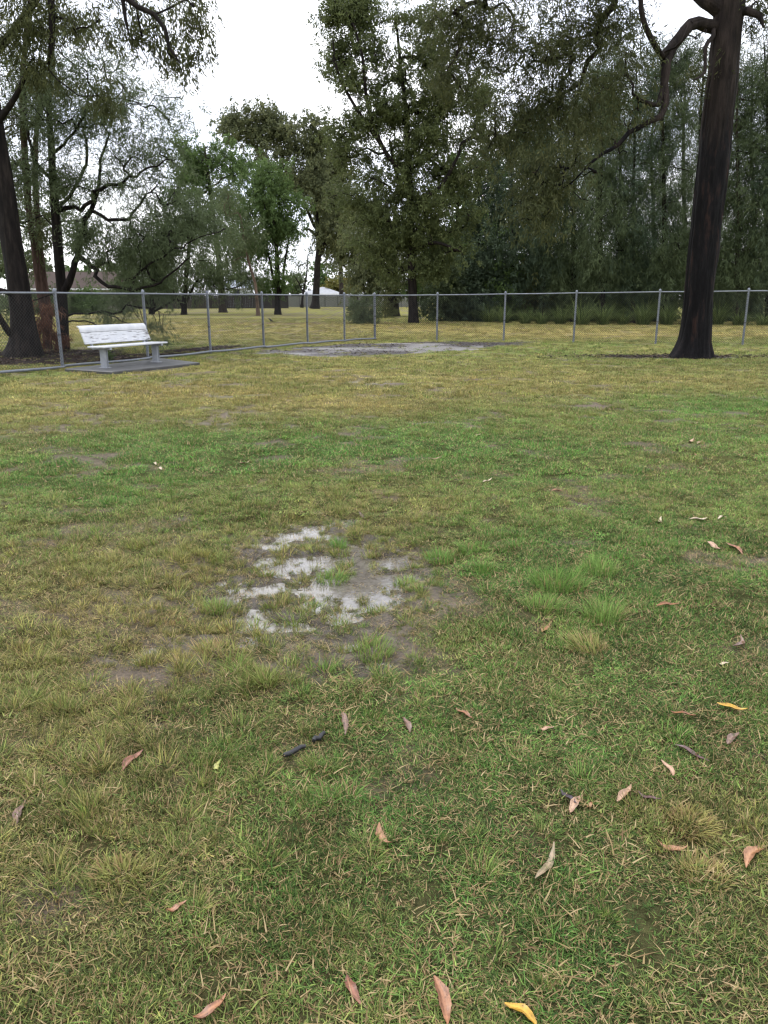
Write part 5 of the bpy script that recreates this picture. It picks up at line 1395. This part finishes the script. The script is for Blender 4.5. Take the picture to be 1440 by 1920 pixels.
def s_mulch(rg, n):
    x = rg.uniform(-15, -2, n * 3); y = rg.uniform(14, 29, n * 3); k = rg.uniform(0, 1, n * 3) < mulch_f(x, y); return x[k][:n], y[k][:n]
def s_sand(rg, n):
    x = rg.uniform(-5, 7, n * 4); y = rg.uniform(20, 31, n * 4)
    k = rg.uniform(0, 1, n * 4) < sand_f(x, y) * smooth(.44, .62, fbm(x * .7, y * 1.1, 142, 4) + .2 * (1 - smooth(.5, 2.2, np.minimum(np.abs(fence_side(x, y)), 29.2 - .22 * x - y))) + .13 * smooth(0, 4.5, x) + .02); return x[k][:n], y[k][:n]
def s_gum(rg, n):
    x = rg.normal(GUM[0] - .5, 1.5, n); y = rg.normal(GUM[1] + .35, .35, n); return x, y
litter('leaf_litter', 'dark brown leaf litter under the left trees behind the fence', 7000, s_mulch, .05, .14, 1)
litter('leaf_litter', 'dark wet debris scattered over the sandy patch by the fence corner', 1600, s_sand, .04, .13, 2)
litter('leaf_litter', 'dark leaf debris around the charred gum\'s foot', 2600, s_gum, .05, .16, 3)

# ------------------------------------------------------------------ fallen gum leaves, each its own object
LC = {'pink': ((.22, .095, .045), (.36, .17, .085)), 'pale': ((.34, .20, .12), (.45, .29, .185)), 'tan': ((.27, .125, .055), (.39, .20, .10)), 'red': ((.17, .065, .035), (.29, .125, .075)),
      'yellow': ((.40, .22, .02), (.55, .33, .04)), 'lime': ((.40, .40, .10), (.52, .52, .18)), 'maroon': ((.075, .035, .032), (.14, .075, .07)), 'purple': ((.035, .024, .03), (.075, .05, .055)),
      'rust': ((.20, .075, .025), (.34, .15, .06)), 'cream': ((.45, .35, .23), (.56, .45, .31)), 'dull': ((.13, .075, .05), (.23, .14, .10)), 'olive': ((.17, .14, .07), (.28, .20, .12))}
for k, (a, c_) in LC.items():
    m, N, L = new_mat('fallen_leaf_' + k)
    tc = N.new('ShaderNodeTexCoord')
    n0 = noise(N, L, 45, 4, .6, vec=tc.outputs['Object']); n1 = noise(N, L, 260, 2, .5, vec=tc.outputs['Object'])
    r0 = ramp(N, [(.30, tuple(q * .5 for q in a)), (.46, tuple(q * .85 for q in a)), (.66, tuple(q * .9 for q in c_))]); L.new(n0.outputs['Fac'], r0.inputs['Fac'])
    r1 = ramp(N, [(.30, (.3, .25, .22)), (.42, (1, 1, 1))]); L.new(n1.outputs['Fac'], r1.inputs['Fac'])
    c = mix(N, L, r0.outputs['Color'], r1.outputs['Color'], .8, 'MULTIPLY')
    at = N.new('ShaderNodeAttribute'); at.attribute_name = 'vein'
    c = mix(N, L, c, tuple(min(1, q * 1.25) for q in c_), at.outputs['Fac'])
    p = N.new('ShaderNodeBsdfPrincipled'); L.new(c, p.inputs['Base Color']); p.inputs['Roughness'].default_value = .4
    out_node(N, L, p.outputs['BSDF']); M['lf_' + k] = m

def fallen_leaf(p0, p1, wpx, colr, label, bend=.12, curl=None, name='fallen_leaf'):
    """sickle-shaped gum leaf between two photo points, resting on the grass"""
    if curl is None: curl = rng.uniform(-.06, .16)
    A, B = gp(p0[0], p0[1], .03), gp(p1[0], p1[1], .03)
    d = B - A; Ln = np.linalg.norm(d) * .95; mid_ = (A + B) / 2
    dist = np.linalg.norm(mid_ - np.array([0, 0, CAM_H]))
    # shape width in metres: pixels across, widened for the low viewing angle when the leaf lies across the view
    w = min(max(wpx * dist / F_PX * 1.15, .10 * Ln), .225 * Ln)
    n, mcr = 12, 4
    V = []; vein = []
    for i in range(n + 1):
        t = i / n
        hw = w * .5 * (math.sin(PI * t ** .8) ** 1.1 if 0 < t < 1 else 0) + .0012
        if t < .08: hw = .0015
        x = (t - .5) * Ln; yb = bend * Ln * (1 - (2 * t - 1) ** 2)
        z = curl * Ln * (2 * t - 1) ** 2 + .003 * math.sin(9 * t + Ln * 40)
        for j in range(mcr + 1):
            s_ = j / mcr * 2 - 1
            V.append((x, yb + s_ * hw * (1 + .10 * math.sin(23 * t + 3 * s_ + Ln * 90)), z + abs(s_) * hw * (.25 + .45 * math.sin(2.4 * t + Ln * 60)) + .0008)); vein.append(1.0 if j == mcr // 2 else 0.0)
    V = np.array(V); k = len(V)
    V2 = V - np.array([0, 0, .0016])
    f = []
    for i in range(n):
        for j in range(mcr):
            a = i * (mcr + 1) + j
            f.append((a, a + 1, a + mcr + 2, a + mcr + 1)); f.append((k + a, k + a + mcr + 1, k + a + mcr + 2, k + a + 1))
    me = np_mesh(name, np.concatenate([V, V2]), np.array(f), True, {'vein': np.array(vein + vein) * .5})
    g = float(gh(mid_[0], mid_[1]))
    o = link(name, me, M['lf_' + colr], loc=(mid_[0], mid_[1], max(g, WATER_Z) + rng.uniform(.010, .020)))
    o.rotation_euler = (rng.normal(0, .12), rng.normal(0, .06), math.atan2(d[1], d[0]))
    tag(o, label, 'leaf', 'fallen gum leaves on the lawn')
FL = [((360, 1910), (425, 1860), 20, 'pink', 'large curved pinkish leaf at the bottom edge, left of centre', -.10),
      ((650, 1818), (680, 1875), 17, 'red', 'reddish pink leaf at the bottom, left of the long pink one', -.08),
      ((812, 1834), (838, 1926), 17, 'pink', 'long narrow pink leaf cut by the bottom edge', .08),
      ((945, 1872), (1016, 1922), 17, 'yellow', 'yellow speckled leaf at the bottom edge', .08),
      ((310, 1710), (350, 1686), 15, 'pink', 'pale pink leaf in the lower left lawn above the curved one', .05),
      ((226, 1440), (269, 1401), 14, 'red', 'red brown straight leaf near the two black sticks, left of them', .03),
      ((28, 1543), (49, 1500), 14, 'dull', 'brownish pink leaf at the left edge of the lawn', .05),
      ((405, 1442), (414, 1420), 8, 'lime', 'small yellow green leaf left of the black sticks', .12),
      ((711, 1546), (735, 1586), 11, 'tan', 'tan curled leaf in the middle of the near lawn', -.16),
      ((640, 1330), (647, 1373), 8, 'dull', 'narrow brown leaf upright right of the black sticks', .06),
      ((757, 1342), (769, 1368), 10, 'dull', 'dull brown leaf between the narrow brown and pale pink ones', .05),
      ((854, 1326), (887, 1346), 9, 'pink', 'pale pink leaf in the lawn below the puddle, right side', .05),
      ((1003, 1646), (1040, 1580), 10, 'olive', 'long olive brown leaf right of centre in the near lawn', -.08),
      ((1069, 1516), (1093, 1484), 13, 'pale', 'pale cream pink leaf under a dark purple one', .04),
      ((1050, 1480), (1082, 1504), 9, 'purple', 'dark purple leaf lying across the pale one', .04),
      ((1101, 1511), (1114, 1497), 8, 'tan', 'small orange tan scrap right of the pale and purple pair', .05),
      ((1157, 1501), (1185, 1469), 12, 'pale', 'single pale pink leaf left of the dark maroon one', -.03),
      ((1196, 1481), (1241, 1496), 10, 'maroon', 'dark maroon leaf near the straw yellow tuft', -.06),
      ((1232, 1570), (1292, 1579), 15, 'tan', 'curved boomerang tan leaf in front of the straw tuft', -.24),
      ((1399, 1619), (1442, 1580), 15, 'tan', 'orange tan leaf at the right edge of the near lawn', .12),
      ((1342, 1321), (1403, 1333), 10, 'yellow', 'bright yellow leaf at the right, brightest on the lawn', .05),
      ((1256, 1333), (1306, 1341), 8, 'rust', 'dark orange brown leaf left of the bright yellow one', -.04),
      ((1364, 1391), (1387, 1369), 10, 'dull', 'dull pink leaf below the bright yellow one', .04),
      ((1010, 1370), (1040, 1363), 8, 'pale', 'pale curled leaf on dark green grass below the largest tuft', .10),
      ((1346, 1242), (1367, 1239), 9, 'cream', 'short cream leaf at right above the bright yellow one', .05),
      ((1374, 1212), (1388, 1194), 7, 'dull', 'small curved brown leaf at right above the short cream one', -.2),
      ((1015, 1187), (1034, 1165), 7, 'tan', 'small tan leaf on mud in front of the largest tuft', .04),
      ((1326, 1015), (1351, 1029), 8, 'pale', 'pale pink leaf of a pair at right, the left one', .04),
      ((1361, 1016), (1394, 1037), 8, 'pink', 'pinkish brown leaf of a pair at right, the right one', .05),
      ((1292, 972), (1327, 970), 6, 'cream', 'cream crescent leaf at right behind the pair', -.14),
      ((1237, 982), (1241, 970), 6, 'cream', 'short cream leaf left of the cream crescent', .05),
      ((1346, 971), (1363, 967), 4, 'cream', 'thin cream leaf right of the cream crescent', .05),
      ((802, 862), (829, 858), 5, 'pale', 'pale leaf on the bright green band in the middle', .03),
      ((905, 904), (923, 899), 4, 'cream', 'cream leaf behind the muddy patch', .03),
      ((1033, 921), (1057, 919), 6, 'tan', 'tan leaf with dark shadow right of centre on the far lawn', .08),
      ((575, 1116), (590, 1110), 9, 'rust', 'rust coloured leaf floating in the puddle', .05),
      ((685, 1197), (701, 1192), 5, 'pink', 'small pink leaf caught in the broad double tuft', .05),
      ((287, 866), (293, 870), 5, 'cream', 'tiny cream leaf on the left green band, nearer the bench', .02),
      ((297, 874), (304, 879), 4, 'cream', 'tiny cream leaf on the left green band, the lower of two', .02),
      ((1292, 829), (1301, 824), 5, 'pale', 'tiny pale leaf at far right, leftmost of three', .02),
      ((1307, 831), (1318, 824), 4, 'pale', 'tiny pale leaf at far right, middle of three', .02),
      ((1293, 794), (1309, 793), 5, 'pale', 'tiny pale leaf at far right, farthest of three', .02),
      ((447, 868), (470, 865), 4, 'pale', 'thin pale leaf between the left green band and the puddle', .02),
      ((104, 876), (119, 872), 5, 'tan', 'small tan leaf at the left of the left green band', .02),
      ((142, 934), (158, 932), 4, 'tan', 'small tan leaf on olive grass at left', .02),
      ((1241, 1424), (1264, 1457), 6, 'pale', 'thin pale curved leaf below the dark bark strip', .14),
      ((1295, 850), (1310, 854), 5, 'pink', 'tiny pink leaf at far right just behind the cream crescent', .02),
      ((893, 816), (902, 812), 5, 'pale', 'tiny pale leaf at the right end of the middle green band', .02)]
for q in FL: fallen_leaf(*q[:5], bend=q[5])
fallen_leaf((1264, 1389), (1332, 1426), 6, 'maroon', 'long thin dark red bark strip in the lawn at right', .05, .02, 'bark_strip')
fallen_leaf((1230, 1135), (1271, 1132), 7, 'rust', 'short red brown bark strip right of the largest tuft', .02, .03, 'bark_strip')
fallen_leaf((672, 958), (690, 972), 9, 'maroon', 'dark brown bark scrap behind the puddle', .1, .12, 'bark_strip')

M['char'] = m_basic('charred_wood', (.006, .006, .007), (.022, .021, .022), 60, (.35, .7), 0, .6, .004)
def stick(p0, p1, rpx, label):
    A, B = gp(p0[0], p0[1], .02), gp(p1[0], p1[1], .02)
    rr = rpx * np.linalg.norm(A) / F_PX
    k = np.linspace(0, 1, 7); rg = np.random.default_rng(int(p0[0]))
    pts = np.array([A + (B - A) * t for t in k]); pts[:, :2] += rg.normal(0, rr * .35, (7, 2)); pts[:, 2] = gh(pts[:, 0], pts[:, 1]) + rr * .9 + .012
    o = MB().tube(pts - pts[3], rr * np.array([.75, .95, 1.05, .95, 1.0, .9, .7]), 8).build('burnt_stick', M['char'], loc=tuple(pts[3]), autosm=50)
    tag(o, label, 'stick', 'burnt sticks lying in the lawn')
stick((529, 1420), (572, 1400), 5.5, 'longer black burnt stick lying in the lawn below the puddle')
stick((587, 1391), (608, 1378), 5.5, 'short black burnt stick lying right of the longer one')
